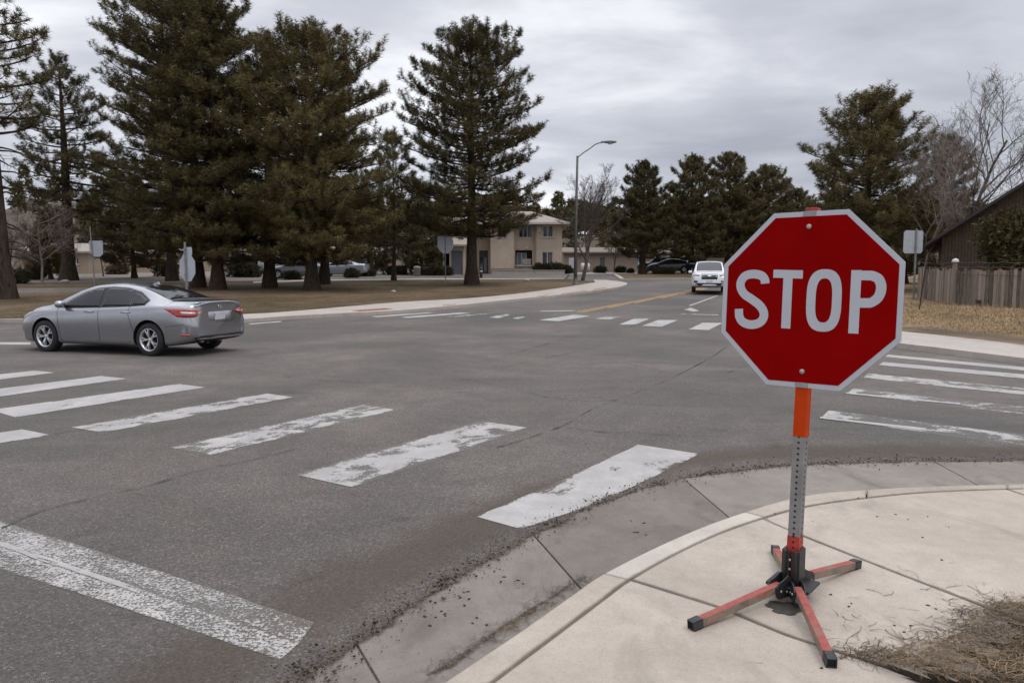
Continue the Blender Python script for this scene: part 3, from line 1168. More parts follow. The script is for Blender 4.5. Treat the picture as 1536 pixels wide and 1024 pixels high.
def make_legwear():
    k = NT('bare_scuffed_leg_side')
    co = k.coord()
    a = k.noise(co, 10, 7, 0.7, 0.4)
    col = k.ramp(a, [(0.36, (0.16, 0.125, 0.095)), (0.52, (0.26, 0.20, 0.15)), (0.60, (0.33, 0.10, 0.07)), (0.7, (0.22, 0.165, 0.125))])
    k.set(Base_Color=col, Roughness=0.6, Metallic=0.15)
    k.bump(a, 0.2, 0.003)
    return k.m


LEGP, LEGW = make_legpaint(), make_legwear()


def stroke(mb, path, w, M, h, mi=0):
    """flat-ended stroke of width w along a 2-d path, raised to height h"""
    n = len(path)
    A = np.array(path, float)
    vs, fs = [], []
    for i in range(n):
        d = A[min(i + 1, n - 1)] - A[max(i - 1, 0)]
        d /= np.linalg.norm(d)
        nn = np.array([-d[1], d[0]]) * w / 2
        for s in (1, -1):
            vs.append(M @ Vector((*(A[i] + nn * s), h)))
    for i in range(n - 1):
        fs.append((2 * i, 2 * i + 1, 2 * i + 3, 2 * i + 2))
    mb.add(vs, fs, mi)


def build_stop():
    bx, by = P(1187, 894, ZK)
    root = thing('stop_sign', 'red octagonal stop sign on a portable steel folding stand on the pavement corner', 'stop sign', (bx, by, ZK))
    yaw, pit, rol = -0.69676, -0.05126, 0.00423
    C = Vector((1.27478, 3.20656, 1.45119)) - Vector((bx, by, ZK))
    ex = Vector((math.cos(yaw), math.sin(yaw), 0))
    ey = Vector((math.sin(pit) * math.sin(yaw), -math.sin(pit) * math.cos(yaw), math.cos(pit)))
    u = ex * math.cos(rol) + ey * math.sin(rol)
    v = -ex * math.sin(rol) + ey * math.cos(rol)
    n = u.cross(v)
    M = Matrix((u, v, n)).transposed().to_4x4()
    M.translation = C

    def octa(a, cut=0.0):
        b = a * math.tan(PI / 8)
        return [(-b, a), (b, a), (a, b), (a, -b), (b, -a), (-b, -a), (-a, -b), (-a, b)][::-1]
    S = 0.762 / 2
    mb = MB()
    mb.prism(octa(S), M, -0.002, 0.0, 0)
    mb.build('sign_panel', [WHITE], root, bevel=0.0006)
    mb = MB()
    mb.prism(octa(S - 0.0215), M, 0.0003, 0.0011)
    face = mb.build('red_face', [RED], root)
    # lettering S T O P, traced in millimetres on the panel
    mb = MB()
    k = 0.001
    w = 39 * k
    sp = smooth_path([(-183, 70), (-186, 88), (-203, 106), (-241, 113), (-277, 104), (-296, 78), (-295, 50), (-277, 22), (-243, 0), (-206, -26),
                      (-185, -55), (-184, -84), (-203, -107), (-241, -116), (-277, -106), (-296, -82), (-300, -46)], 6)
    stroke(mb, [(x * k, y * k) for x, y in sp], w, M, 0.0018)
    mb.add([M @ Vector((x * k, y * k, 0.0018)) for x, y in ((-148, 132), (-148, 96), (-102.5, 95), (-102.5, -126), (-62, -127), (-62, 93), (-19, 92), (-19, 128))],
           [(0, 1, 2, 7), (2, 3, 4, 5), (2, 5, 7), (7, 5, 6)])
    # O as a ring of quads
    ring = []
    for i in range(48):
        a = 2 * PI * i / 48
        ca, sa = math.cos(a), math.sin(a)
        f = lambda q, e: math.copysign(abs(q) ** e, q)
        ring.append(((73.5 + 72.5 * f(ca, .8)) * k, (-1 + 133 * f(sa, .62)) * k))
    inner = []
    for i in range(48):
        a = 2 * PI * i / 48
        ca, sa = math.cos(a), math.sin(a)
        f = lambda q, e: math.copysign(abs(q) ** e, q)
        inner.append(((73.5 + 34 * f(ca, .8)) * k, (-1 + 94 * f(sa, .62)) * k))
    vs = [M @ Vector((*q, .0018)) for q in ring + inner]
    mb.add(vs, [(i, (i + 1) % 48, 48 + (i + 1) % 48, 48 + i) for i in range(48)])
    # P
    mb.add([M @ Vector((x * k, y * k, .0018)) for x, y in ((179, 127), (179, -136), (219, -136), (219, 127))], [(0, 1, 2, 3)])
    pp = smooth_path([(219, 105), (245, 104.5), (262, 103), (286, 89), (297, 55), (288, 17), (264, -5), (245, -8), (219, -8.5)], 6)
    stroke(mb, [(x * k, y * k) for x, y in pp], w, M, 0.0018)
    mb.build('lettering', [WHITE], face)
    # post, local frame: axis down the panel
    px0 = -0.003

    def ax(y, dx=0.0, dn=0.0):
        return C + u * (px0 + dx + (y + .38) * 0.006) + v * y + n * (-0.03 + dn)
    tube_w = 0.052

    def seg(mb, y0, y1, w, mi, holes=True):
        mb.bar(ax(y0), ax(y1), w, w, mi, up=u.cross(v))
        if holes:
            y = y0
            while y > y1 + .012:
                for dirv, q in ((n, u), (u, n)):
                    c0 = ax(y) + dirv * (w / 2 + .0004)
                    cs = []
                    for i in range(10):
                        a = 2 * PI * i / 10
                        cs.append(c0 + q * (.0055 * math.cos(a)) + v * (.0055 * math.sin(a)))
                    mb.add(cs, [tuple(range(10))], 1)
                y -= 0.0254
    mb = MB()
    seg(mb, 0.39, -0.62, 0.046, 0, False)
    seg(mb, -0.598, -1.045, 0.050, 0)
    post = mb.build('post', [GALV, HOLE], root)
    mb = MB()
    seg(mb, -0.366, -0.598, 0.054, 0, False)
    sl = mb.build('orange_sleeve', [ORANGE], post, bevel=0.002)
    mb = MB()
    seg(mb, 0.398, 0.36, 0.050, 0, False)
    mb.build('red_band', [plain('red_band_tape', (0.30, 0.03, 0.018), .5, var=.4, scale=40)], post, bevel=0.002)
    mb = MB()
    seg(mb, -1.04, -1.25, 0.053, 0)
    mb.build('red_sleeve', [plain('red_sleeve_tape', (0.36, 0.03, 0.02), .45, var=.35, scale=26), HOLE], post)
    # straps over the border, bolts
    for y0 in (0.372, -0.370):
        mb = MB()
        mb.box(C + v * y0 + u * (px0 + .0) + n * .0012, (0.055, 0.022, 0.002), 0, M.to_3x3())
        mb.build('strap', [plain('strap_tape', (0.26, 0.265, 0.28), .5, var=.2, scale=30)], root)
    for y0 in (0.316, -0.311):
        mb = MB()
        Mb = M.copy()
        Mb.translation = C + v * y0 + u * px0
        mb.lathe([(0.0115, 0.0011), (0.0115, 0.003), (0.0085, .0055), (0.0, .0065)], 14, 0, Mb)
        mb.build('bolt', [BOLT], root)
    # stand: everything below stands upright on the slab
    lean = (ax(-1.28)).copy()
    hub = Vector((lean.x, lean.y, 0))
    yawr = Matrix.Rotation(yaw, 3, 'Z')
    mb = MB()
    mb.box(hub + Vector((0, 0, .066)), (0.19, 0.15, 0.014), 0, yawr)
    mb.box(hub + Vector((0, 0, .054)), (0.085, 0.085, 0.03), 0, yawr)
    plate = mb.build('base_plate', [BLACKM], root, bevel=0.004)
    mb = MB()
    for s in (-1, 1):
        c = hub + yawr @ Vector((s * .029, 0.0, 0.148))
        mb.box(c + yawr @ Vector((s * .004, 0, 0)), (0.012, 0.078, 0.155), 0, yawr)
        for q in (-1, 1):
            mb.box(c + yawr @ Vector((-s * .010, q * .036, 0.0)), (0.030, 0.010, 0.15), 0, yawr)
            mb.tube([c + yawr @ Vector((-s * .006, q * .043, -.072)), c + yawr @ Vector((-s * .006, q * .043, .078))], .0085, 8)
    mb.build('post_socket', [BLACKM], root, bevel=0.002)
    for i in range(3):
        mb = MB()
        c = hub + yawr @ Vector((-.001, -0.0435, 0.10 + i * .042))
        R = yawr.to_4x4() @ Matrix.Rotation(PI / 2, 4, 'X')
        R.translation = c
        mb.lathe([(.006, 0), (.006, .004), (0, .005)], 8, 0, R)
        mb.build('socket_bolt', [BOLT], root)
    ends = [P(1037, 944, ZK), P(1247, 1001, ZK), P(1286, 850, ZK), P(1162, 828, ZK)]
    for i, (x, y) in enumerate(ends):
        e = Vector((x - bx, y - by, 0.020))
        d = (e - hub)
        d.z = 0
        dn = d.normalized()
        a = hub + dn * 0.088 + Vector((0, 0, 0.070))
        e = e - dn * 0.01
        s = Vector((0, 0, 1)).cross(dn)
        ax3 = (e - a).normalized()
        up = ax3.cross(s).normalized()
        if up.z < 0:
            up = -up
        mb = MB()
        # leg tube: painted top, scuffed sides
        hw, hh = 0.0165, 0.0165
        q = [a - s * hw - up * hh, a + s * hw - up * hh, a + s * hw + up * hh, a - s * hw + up * hh]
        r = [p + (e - a) for p in q]
        mb.add(q + r, [(3, 2, 6, 7)], 0)
        mb.add(q + r, [(0, 1, 5, 4), (1, 2, 6, 5), (0, 4, 7, 3), (0, 3, 2, 1), (4, 5, 6, 7)], 1)
        leg = mb.build('leg', [LEGP, LEGW], root)
        mb = MB()
        # square cap, open end with dark mouth
        ce = e
        cw = 0.0192
        for (o1, sz) in (((up * (cw - .002)), (2 * cw, .004)), ((-up * (cw - .002)), (2 * cw, .004)), ((s * (cw - .002)), (.004, 2 * cw)), ((-s * (cw - .002)), (.004, 2 * cw))):
            R3 = Matrix((s, up, ax3)).transposed()
            mb.box(ce + o1 - ax3 * .012, (sz[0], sz[1], .052), 0, R3)
        mb.box(ce - ax3 * .010, (2 * cw - .006, 2 * cw - .006, .03), 1, Matrix((s, up, ax3)).transposed())
        mb.build('foot_cap', [CAPM, HOLE], leg)
        # bracket: two rounded cheek plates either side of the leg root with a pivot bolt
        mb = MB()
        for sg in (-1, 1):
            c = a + s * (sg * .0225) + dn * .0
            prof = [(-.062, -.045), (.030, -.045), (.046, -.028), (.046, .008), (.030, .026), (.004, .034), (-.03, .052 if i in (0, 2) else .03), (-.062, .02)]
            Mx = Matrix((dn, Vector((0, 0, 1)), s)).transposed().to_4x4()
            Mx.translation = c
            mb.prism(prof, Mx, -.003, .003, 0)
            for (bx2, bz2) in ((.018, -.012), (-.02, -.02)):
                Mb = Mx @ Matrix.Translation((bx2, bz2, .003 if sg > 0 else -.003)) @ (Matrix.Identity(4) if sg > 0 else Matrix.Rotation(PI, 4, 'X'))
                mb.lathe([(.0065, 0), (.0065, .003), (0, .0045)], 8, 1, Mb)
        mb.box(a - up * .026 - dn * .01, (.05, .045, .005), 0, Matrix((dn, s, Vector((0, 0, 1)))).transposed())
        mb.build('leg_bracket', [BLACKM, BOLT], root)


build_stop()

# ------------------------------------------------------------------ other signs seen from behind, street lamp
GREYPOST = plain('grey_post_steel', (0.22, 0.215, 0.21), 0.55, metal=0.4, var=0.2, scale=10)


def back_sign(label, px, Y, ptop, plates, lean=0.0, group='sign backs', pw=0.055, h_base=0.12):
    """post with one or two aluminium plates facing away; plates = (px0, px1, py0, py1, shape)"""
    x, z0 = XY(px, Y), gz(Y) + h_base
    root = thing('road_sign', label, 'road sign', (x, Y, z0), 0, group)
    zt = W(px, ptop, Y)[1] - z0
    mb = MB()
    mb.bar((0, 0, -0.1), (lean, 0, zt), pw, pw * .6, 0, up=(0, 1, 0))
    mb.build('post', [GREYPOST], root)
    for k, (a, b, c, d, shape) in enumerate(plates):
        xa, za = W(a, c, Y)
        xb, zb = W(b, d, Y)
        cx, cz = (xa + xb) / 2 - x, (za + zb) / 2 - z0
        w, h = xb - xa, za - zb
        if shape == 'oct':
            t = .293
            pts = [(-.5 + t, .5), (.5 - t, .5), (.5, .5 - t), (.5, -.5 + t), (.5 - t, -.5), (-.5 + t, -.5), (-.5, -.5 + t), (-.5, .5 - t)]
        elif shape == 'penta':
            pts = [(-.5, .5), (.5, .5), (.5, -.30), (.28, -.5), (-.18, -.5), (-.5, -.24)]
        else:
            t = .09
            pts = [(-.5 + t, .5), (.5 - t, .5), (.5, .5 - t), (.5, -.5 + t), (.5 - t, -.5), (-.5 + t, -.5), (-.5, -.5 + t), (-.5, .5 - t)]
        pts = [(px_ * w, py_ * h) for px_, py_ in pts][::-1]
        M = Matrix(((1, 0, 0, cx), (0, 0, 1, 0.03 + .006 * k), (0, 1, 0, cz), (0, 0, 0, 1)))
        mb = MB()
        mb.prism(pts, M, -0.002, 0.002)
        mb.build('sign_plate', [ALU], root)
    for (a, b, c, d, shape) in plates:
        for t in (.25, .75):
            mb = MB()
            xx, zz = W((a + b) / 2, c + (d - c) * t, Y)
            mb.box((lean * (zz - z0) / zt, -0.02, zz - z0), (pw * 1.5, .03, .035))
            mb.build('clamp', [GREYPOST], root)
    return root


back_sign('grey sign back with cut lower corners on a leaning pole beyond the silver sedan', 147, 40, 340, [(133, 154.5, 361, 385, 'penta')], lean=-.12)
back_sign('tall narrow grey octagon sign back with small plate above, standing over the silver sedan', 283, 23, 363, [(268, 293, 380, 422, 'oct'), (274.5, 287.5, 370.5, 383, 'rect')])
back_sign('grey sign back on the lawn beside the tall lone pine', 669, 50, 343, [(656.5, 680, 353, 380, 'oct'), (656, 670, 354, 372, 'rect')])
back_sign('grey square sign back on a pole in front of the wooden fence', 1367, 35, 343, [(1356.5, 1384, 345.5, 380, 'rect')], lean=-.0, pw=.075)


def build_lamp():
    Y = 50.5
    x, z0 = XY(862.5, Y), gz(Y) + .12
    root = thing('street_lamp', 'tall grey street lamp with curved arm at the lawn corner by the road', 'street lamp', (x, Y, z0))
    zt = W(864, 234, Y)[1] - z0
    k = Y / FPX
    mb = MB()
    mb.tube([(0, 0, -.1), (0.0, 0, zt * .5), (0.07, 0, zt)], [.135, .105, .075], 10)
    mb.lathe([(.26, -.1), (.26, .06), (.16, .10), (.15, .42), (.14, .45)], 12)
    mb.build('pole', [plain('lamp_steel', (0.10, 0.098, 0.095), .55, metal=.4, var=.2)], root)
    mb = MB()
    a = [(0.07, 0, zt - .12)] + [((px - 862.5) * k, -.02, (428 - py) * k - .05) for px, py in ((872, 234.5), (882, 228), (891, 221.5), (900, 219.2), (906, 218.6))]
    mb.tube(smooth_path(a, 4), .035, 7)
    mb.build('arm', [MATS['lamp_steel']], root)
    mb = MB()
    M = Matrix.Translation(((898 - 862.5) * k, -.02, (428 - 218.8) * k - .03)) @ Matrix.Rotation(PI / 2, 4, 'Y') @ Matrix.Diagonal((.55, 1, 1, 1))
    mb.lathe([(0.0, 0), (.07, .02), (.10, .15), (.16, .35), (.19, .65), (.16, .92), (.06, 1.06), (0, 1.08)], 14, 0, M)
    hd = mb.build('lamp_head', [plain('lamp_head_grey', (0.16, 0.16, 0.165), .5, metal=.3)], root)
    mb = MB()
    M = Matrix.Translation(((912 - 862.5) * k, -.02, (428 - 219) * k - .14))
    mb.lathe([(0, -.05), (.12, -.03), (.17, .0), (.17, .03)], 12, 0, M)
    mb.build('lens', [plain('lamp_lens', (0.5, 0.5, 0.5), .2)], hd)


build_lamp()


def build_tpost():
    Y = 27.5
    x, z0 = XY(1376, Y), gz(Y) + .12
    root = thing('fence_post', 'thin dark leaning metal post alone in the straw grass before the fence', 'post', (x, Y, z0))
    mb = MB()
    e = ((1383.5 - 1376) * Y / FPX, 0, W(1383, 397, Y)[1] - z0)
    mb.bar((0, 0, -.1), e, .055, .012, 0, up=(0, 1, 0))
    mb.bar((0, .02, -.1), (e[0], .02, e[2]), .012, .05, 0, up=(0, 1, 0))
    for i in range(9):
        t = .2 + i * .085
        mb.box((e[0] * t, -.012, e[2] * t), (.03, .02, .014))
    mb.build('stake', [plain('rusty_dark_steel', (0.035, 0.028, 0.024), .8, var=.4)], root)


build_tpost()
# ------------------------------------------------------------------ vehicles
def interp(x, tab):
    """monotone cubic (pchip) through a table of (x, y)"""
    X = np.array([t[0] for t in tab], float)
    Y = np.array([t[1] for t in tab], float)
    h = np.diff(X)
    s = np.diff(Y) / h
    m = np.zeros(len(X))
    for i in range(1, len(X) - 1):
        if s[i - 1] * s[i] > 0:
            w1, w2 = 2 * h[i] + h[i - 1], h[i] + 2 * h[i - 1]
            m[i] = (w1 + w2) / (w1 / s[i - 1] + w2 / s[i])
    m[0], m[-1] = s[0], s[-1]
    x = np.atleast_1d(np.asarray(x, float)).clip(X[0], X[-1])
    k = np.searchsorted(X, x, side='right').clip(1, len(X) - 1) - 1
    t = (x - X[k]) / h[k]
    return ((2 * t ** 3 - 3 * t ** 2 + 1) * Y[k] + (t ** 3 - 2 * t ** 2 + t) * h[k] * m[k]
            + (-2 * t ** 3 + 3 * t ** 2) * Y[k + 1] + (t ** 3 - t ** 2) * h[k] * m[k + 1])


def section(q, n=5):
    """catmull-rom through the section's key points"""
    A = np.array(q)
    out = []
    for i in range(len(A) - 1):
        p0, p1, p2, p3 = A[max(i - 1, 0)], A[i], A[i + 1], A[min(i + 2, len(A) - 1)]
        for k in range(n):
            t = k / n
            tau = 0.42
            m1, m2 = tau * (p2 - p0), tau * (p3 - p1)
            out.append((2 * t ** 3 - 3 * t ** 2 + 1) * p1 + (t ** 3 - 2 * t ** 2 + t) * m1 + (-2 * t ** 3 + 3 * t ** 2) * p2 + (t ** 3 - t ** 2) * m2)
    out.append(A[-1])
    return np.array(out)


SEDAN = dict(
    x0=-2.40, x1=2.44, ra=-1.36, fa=1.42, wr=0.335, tw=0.80,
    zt=[(-2.40, 1.02), (-2.36, 1.085), (-2.30, 1.105), (-2.05, 1.115), (-1.78, 1.125), (-1.55, 1.185), (-1.2, 1.315), (-.85, 1.405), (-.5, 1.452), (-.1, 1.468),
        (.25, 1.448), (.6, 1.36), (.95, 1.205), (1.22, 1.065), (1.4, 1.02), (1.7, .975), (2.0, .905), (2.25, .81), (2.40, .70), (2.44, .62)],
    belt=[(-2.40, .955), (-2.2, 1.0), (-1.8, 1.005), (-1.3, .995), (-.5, .965), (.5, .93), (1.2, .90), (1.7, .86), (2.1, .77), (2.40, .66), (2.44, .56)],
    w=[(-2.40, .68), (-2.37, .745), (-2.28, .815), (-2.1, .865), (-1.8, .897), (-1.4, .913), (0, .915), (1.4, .91), (1.8, .885), (2.1, .82), (2.3, .71), (2.40, .60), (2.44, .50)],
    wroof=[(-2.40, .58), (-2.2, .68), (-1.9, .70), (-1.6, .665), (-1.2, .60), (-.6, .575), (.1, .58), (.5, .61), (.9, .67), (1.22, .735), (1.6, .73), (2.0, .66), (2.3, .52), (2.44, .38)],
    dz=[(-2.40, .02), (-1.9, .03), (-1.5, .06), (-1.0, .085), (.3, .085), (.8, .07), (1.2, .04), (1.8, .035), (2.44, .03)],
    zb=[(-2.40, .34), (-2.2, .27), (-1.9, .22), (-1.5, .19), (1.5, .18), (2.2, .2), (2.44, .24)],
    rear=[(.2, .10), (.34, .035), (.46, .0), (.62, 0.0), (.70, .02), (.80, .05), (.95, .07), (1.04, .05), (1.09, .0), (1.2, 0)],
    front=[(.15, -.10), (.3, -.02), (.45, 0), (.6, -.02), (.75, -.10), (.9, -.16), (1.1, -.1)],
)
SUV = dict(
    x0=-2.42, x1=2.46, ra=-1.42, fa=1.42, wr=0.38, tw=0.83,
    zt=[(-2.42, 1.15), (-2.38, 1.45), (-2.30, 1.70), (-2.1, 1.78), (-1.6, 1.80), (-.6, 1.81), (.0, 1.80), (.35, 1.75), (.6, 1.62), (.9, 1.38), (1.10, 1.22), (1.3, 1.17), (1.8, 1.12), (2.2, 1.05), (2.40, .96), (2.46, .86)],
    belt=[(-2.42, 1.0), (-2.2, 1.10), (-1.5, 1.12), (0, 1.09), (1.0, 1.06), (1.8, 1.03), (2.2, .96), (2.46, .78)],
    w=[(-2.42, .78), (-2.36, .86), (-2.2, .93), (-1.8, .965), (0, .97), (1.6, .965), (2.0, .94), (2.3, .86), (2.42, .78), (2.46, .70)],
    wroof=[(-2.42, .70), (-2.2, .70), (-1.5, .71), (0, .71), (.4, .72), (.8, .76), (1.1, .80), (1.6, .82), (2.2, .76), (2.46, .58)],
    dz=[(-2.42, .05), (-2, .08), (.3, .08), (.8, .06), (1.2, .04), (2.46, .03)],
    zb=[(-2.42, .40), (-2.0, .32), (-1.5, .28), (1.5, .28), (2.2, .30), (2.46, .36)],
    rear=[(.3, .06), (.5, 0), (.8, 0), (1.0, .03), (1.8, .10)],
    front=[(.25, -.10), (.4, -.01), (.6, 0), (.8, -.01), (.95, -.04), (1.1, -.10)],
)
GLASS = plain('tinted_glass', (0.012, 0.013, 0.015), 0.04, var=0.1, spec=0.5)
GLASS_W = plain('windscreen_glass', (0.03, 0.032, 0.037), 0.05, var=0.1, spec=0.5)
TRIM = plain('black_trim', (0.015, 0.015, 0.016), 0.5)
TYRE = plain('tyre_rubber', (0.018, 0.018, 0.018), 0.85, var=0.2)
RIM = plain('alloy_rim', (0.62, 0.62, 0.64), 0.3, metal=0.75, var=0.05)
WELL = plain('wheel_well', (0.006, 0.006, 0.006), 0.95)
REDL = plain('red_lamp', (0.36, 0.018, 0.012), 0.15, var=0.25, scale=14, coat=0.6)
CLEARL = plain('clear_lamp', (0.55, 0.52, 0.50), 0.15, coat=0.5)
AMBERL = plain('amber_lamp', (0.34, 0.25, 0.20), 0.2, coat=0.5)
PLATE = plain('number_plate', (0.55, 0.55, 0.57), 0.5)
CHROME = plain('chrome', (0.72, 0.72, 0.74), 0.15, metal=1.0, var=0.03)
SEAM = plain('panel_gap', (0.03, 0.03, 0.033), 0.8)


def car_paint(name, c, metal=0.5, rough=0.32):
    m = plain(name, c, rough, metal=metal, var=0.03, scale=3, coat=0.7)
    return m


def body_mesh(D, ns=90, n=5):
    L0, L1 = D['x0'], D['x1']
    t = np.linspace(0, 1, ns)
    xs = L0 + (L1 - L0) * (t - 0.55 * np.sin(2 * PI * t) / (2 * PI) * 1.0)
    p = {k: interp(xs, D[k]) for k in ('zt', 'belt', 'w', 'wroof', 'dz', 'zb')}
    rows = []
    for i, x in enumerate(xs):
        zt, be, w, wr, dz, zb = (p[k][i] for k in ('zt', 'belt', 'w', 'wroof', 'dz', 'zb'))
        be = min(be, zt - .05)
        mid = zb + (be - zb) * .55
        wr = min(wr, w * .93)
        zc = zt - dz
        q = [(0, zb), (w * .6, zb), (w * .88, zb + .01), (w * .965, zb + .06), (w * .988, zb + .16), (w, mid), (w * .992, be - .13), (w * .972, be - .04),
             (w * .935, be + .008), (w * .935 * .55 + wr * .45, be + (zc - be) * .5), (wr, zc), (wr * .86, zt - dz * .42), (wr * .5, zt - dz * .1), (0, zt)]
        s = section(q, n)
        # plan/profile curvature of the two ends
        X = np.full(len(s), x)
        if x < L0 + .8:
            f = ((L0 + .8 - x) / .8) ** 2
            X = X + f * interp(s[:, 1], D['rear'])
        if x > L1 - .8:
            f = ((x - L1 + .8) / .8) ** 2
            X = X + f * interp(s[:, 1], D['front'])
        rows.append(np.column_stack([X, s]))
    R = np.array(rows)
    m = R.shape[1]
    V = []
    for i in range(ns):
        V += [tuple(q) for q in R[i]]
        V += [(q[0], -q[1], q[2]) for q in R[i][1:-1][::-1]]
    k = 2 * m - 2
    F = []
    for i in range(ns - 1):
        for j in range(k):
            j2 = (j + 1) % k
            F.append((i * k + j, i * k + j2, (i + 1) * k + j2, (i + 1) * k + j))
    F.append(tuple(range(k))[::-1])
    F.append(tuple((ns - 1) * k + j for j in range(k)))
    return V, F


class Car:
    def __init__(self, D, root, paint, S=1.0, detail=True):
        self.D, self.root, self.S = D, root, S
        V, F = body_mesh(D, 90 if detail else 44, 5 if detail else 3)
        V = [(a * S, b * S, c * S) for a, b, c in V]
        me = bpy.data.meshes.new('body')
        me.from_pydata(V, [], F)
        bm = bmesh.new()
        bm.from_mesh(me)
        bmesh.ops.recalc_face_normals(bm, faces=bm.faces[:])
        for f in bm.faces:
            f.smooth = True
        bm.to_mesh(me)
        self.bvh = BVHTree.FromBMesh(bm)
        bm.free()
        body = link('body', me, [paint, WELL], root)
        self.paint = paint
        self.body = body
        # wheel arches cut out of the shell
        mb = MB()
        for ax in (D['ra'], D['fa']):
            for s in (-1, 1):
                M = Matrix.Translation((ax * S, s * .98 * S, (D['wr'] + .01) * S)) @ Matrix.Rotation(PI / 2, 4, 'X')
                r = (D['wr'] + .055) * S
                vs, fs = [], []
                n = 40
                for h in (-.32 * S, .32 * S):
                    for q in range(n):
                        a = 2 * PI * q / n
                        vs.append(M @ Vector((r * math.cos(a), r * math.sin(a), h)))
                fs = [tuple(range(n))[::-1], tuple(range(n, 2 * n))] + [(q, (q + 1) % n, n + (q + 1) % n, n + q) for q in range(n)]
                mb.add(vs, fs, 1)
        cut_o = mb.build('cutter', [paint, WELL], root)
        md = body.modifiers.new('arch', 'BOOLEAN')
        md.operation = 'DIFFERENCE'
        md.solver = 'EXACT'
        md.object = cut_o
        dg = bpy.context.evaluated_depsgraph_get()
        dg.update()
        nm = bpy.data.meshes.new_from_object(body.evaluated_get(dg))
        body.modifiers.clear()
        body.data = nm
        nm.name = 'body'
        bpy.data.objects.remove(cut_o)
        # sharp edges at the cuts
        bm = bmesh.new()
        bm.from_mesh(nm)
        for e in bm.edges:
            if len(e.link_faces) == 2 and e.calc_face_angle(0) > .7:
                e.smooth = False
        bm.to_mesh(nm)
        bm.free()

    def decal(self, name, pts, mat, d, off=.004, parent=None, res=.05, close=True, thick=.012):
        """panel that follows the shell: pts are rough 3-d outline points, projected along d"""
        S = self.S
        d = Vector(d).normalized()
        up = Vector((0, 0, 1)) if abs(d.z) < .9 else Vector((1, 0, 0))
        u = up.cross(d).normalized()
        v = d.cross(u)
        P3 = [Vector(p) * S for p in pts]
        q = [(p.dot(u), p.dot(v)) for p in P3]
        far = min(p.dot(d) for p in P3) - 1.5
        bm = bmesh.new()
        bm.faces.new([bm.verts.new((a, b, 0)) for a, b in q])
        for axis in (0, 1):
            lo, hi = min(k[axis] for k in q), max(k[axis] for k in q)
            c = lo + res
            while c < hi - res * .3:
                bmesh.ops.bisect_plane(bm, geom=bm.verts[:] + bm.edges[:] + bm.faces[:], dist=1e-6,
                                       plane_co=(c, 0, 0) if axis == 0 else (0, c, 0), plane_no=(1, 0, 0) if axis == 0 else (0, 1, 0))
                c += res
        bmesh.ops.triangulate(bm, faces=[f for f in bm.faces if len(f.verts) > 4])
        for w in bm.verts:
            o = u * w.co.x + v * w.co.y + d * far
            loc, nor, idx, dist = self.bvh.ray_cast(o, d, 6)
            if loc is None:
                loc, nor, idx, dist = self.bvh.find_nearest(u * w.co.x + v * w.co.y + d * (far + 1.5))
            if nor.dot(d) > 0:
                nor = -nor
            w.co = loc + nor * off * S
        bm.normal_update()
        for f in bm.faces:
            f.smooth = True
        if sum((f.normal.dot(d) for f in bm.faces)) > 0:
            bmesh.ops.reverse_faces(bm, faces=bm.faces[:])
        if close:
            be = [e for e in bm.edges if e.is_boundary]
            r = bmesh.ops.extrude_edge_only(bm, edges=be)
            for g in r['geom']:
                if isinstance(g, bmesh.types.BMVert):
                    g.co += d * thick * S
        me = bpy.data.meshes.new(name)
        bm.to_mesh(me)
        bm.free()
        return link(name, me, mat, parent or self.root)

    def seam(self, pts, d, w=.008, parent=None):
        """thin dark gap line following the shell"""
        S = self.S
        d = Vector(d).normalized()
        up = Vector((0, 0, 1)) if abs(d.z) < .9 else Vector((1, 0, 0))
        u = up.cross(d).normalized()
        v = d.cross(u)
        path = smooth_path([tuple(p) for p in pts], 6)
        V, F = [], []
        for i, p in enumerate(path):
            p = Vector(p) * S
            a, b = Vector(path[max(0, i - 1)]), Vector(path[min(len(path) - 1, i + 1)])
            t = (b - a)
            t -= d * t.dot(d)
            t.normalize()
            s = d.cross(t) * w * S / 2
            for sg in (-1, 1):
                o = p + s * sg
                o = o - d * (o.dot(d)) + d * (p.dot(d) - 1.5)
                loc, nor, idx, dist = self.bvh.ray_cast(o, d, 5)
                if loc is None:
                    loc, nor, idx, dist = self.bvh.find_nearest(p)
                if nor.dot(d) > 0:
                    nor = -nor
                V.append(loc + nor * .0022)
            if i:
                F.append((2 * i - 2, 2 * i - 1, 2 * i + 1, 2 * i))
        return V, F

    def seams(self, name, lines, mat):
        V, F = [], []
        for pts, d in lines:
            v, f = self.seam(pts, d)
            F += [[i + len(V) for i in q] for q in f]
            V += v
        me = self.body.data
        me.materials.append(mat)
        k = len(me.materials) - 1
        bm = bmesh.new()
        bm.from_mesh(me)
        vs = [bm.verts.new(v) for v in V]
        for q in F:
            f = bm.faces.new([vs[i] for i in q])
            f.material_index = k
        bm.to_mesh(me)
        bm.free()

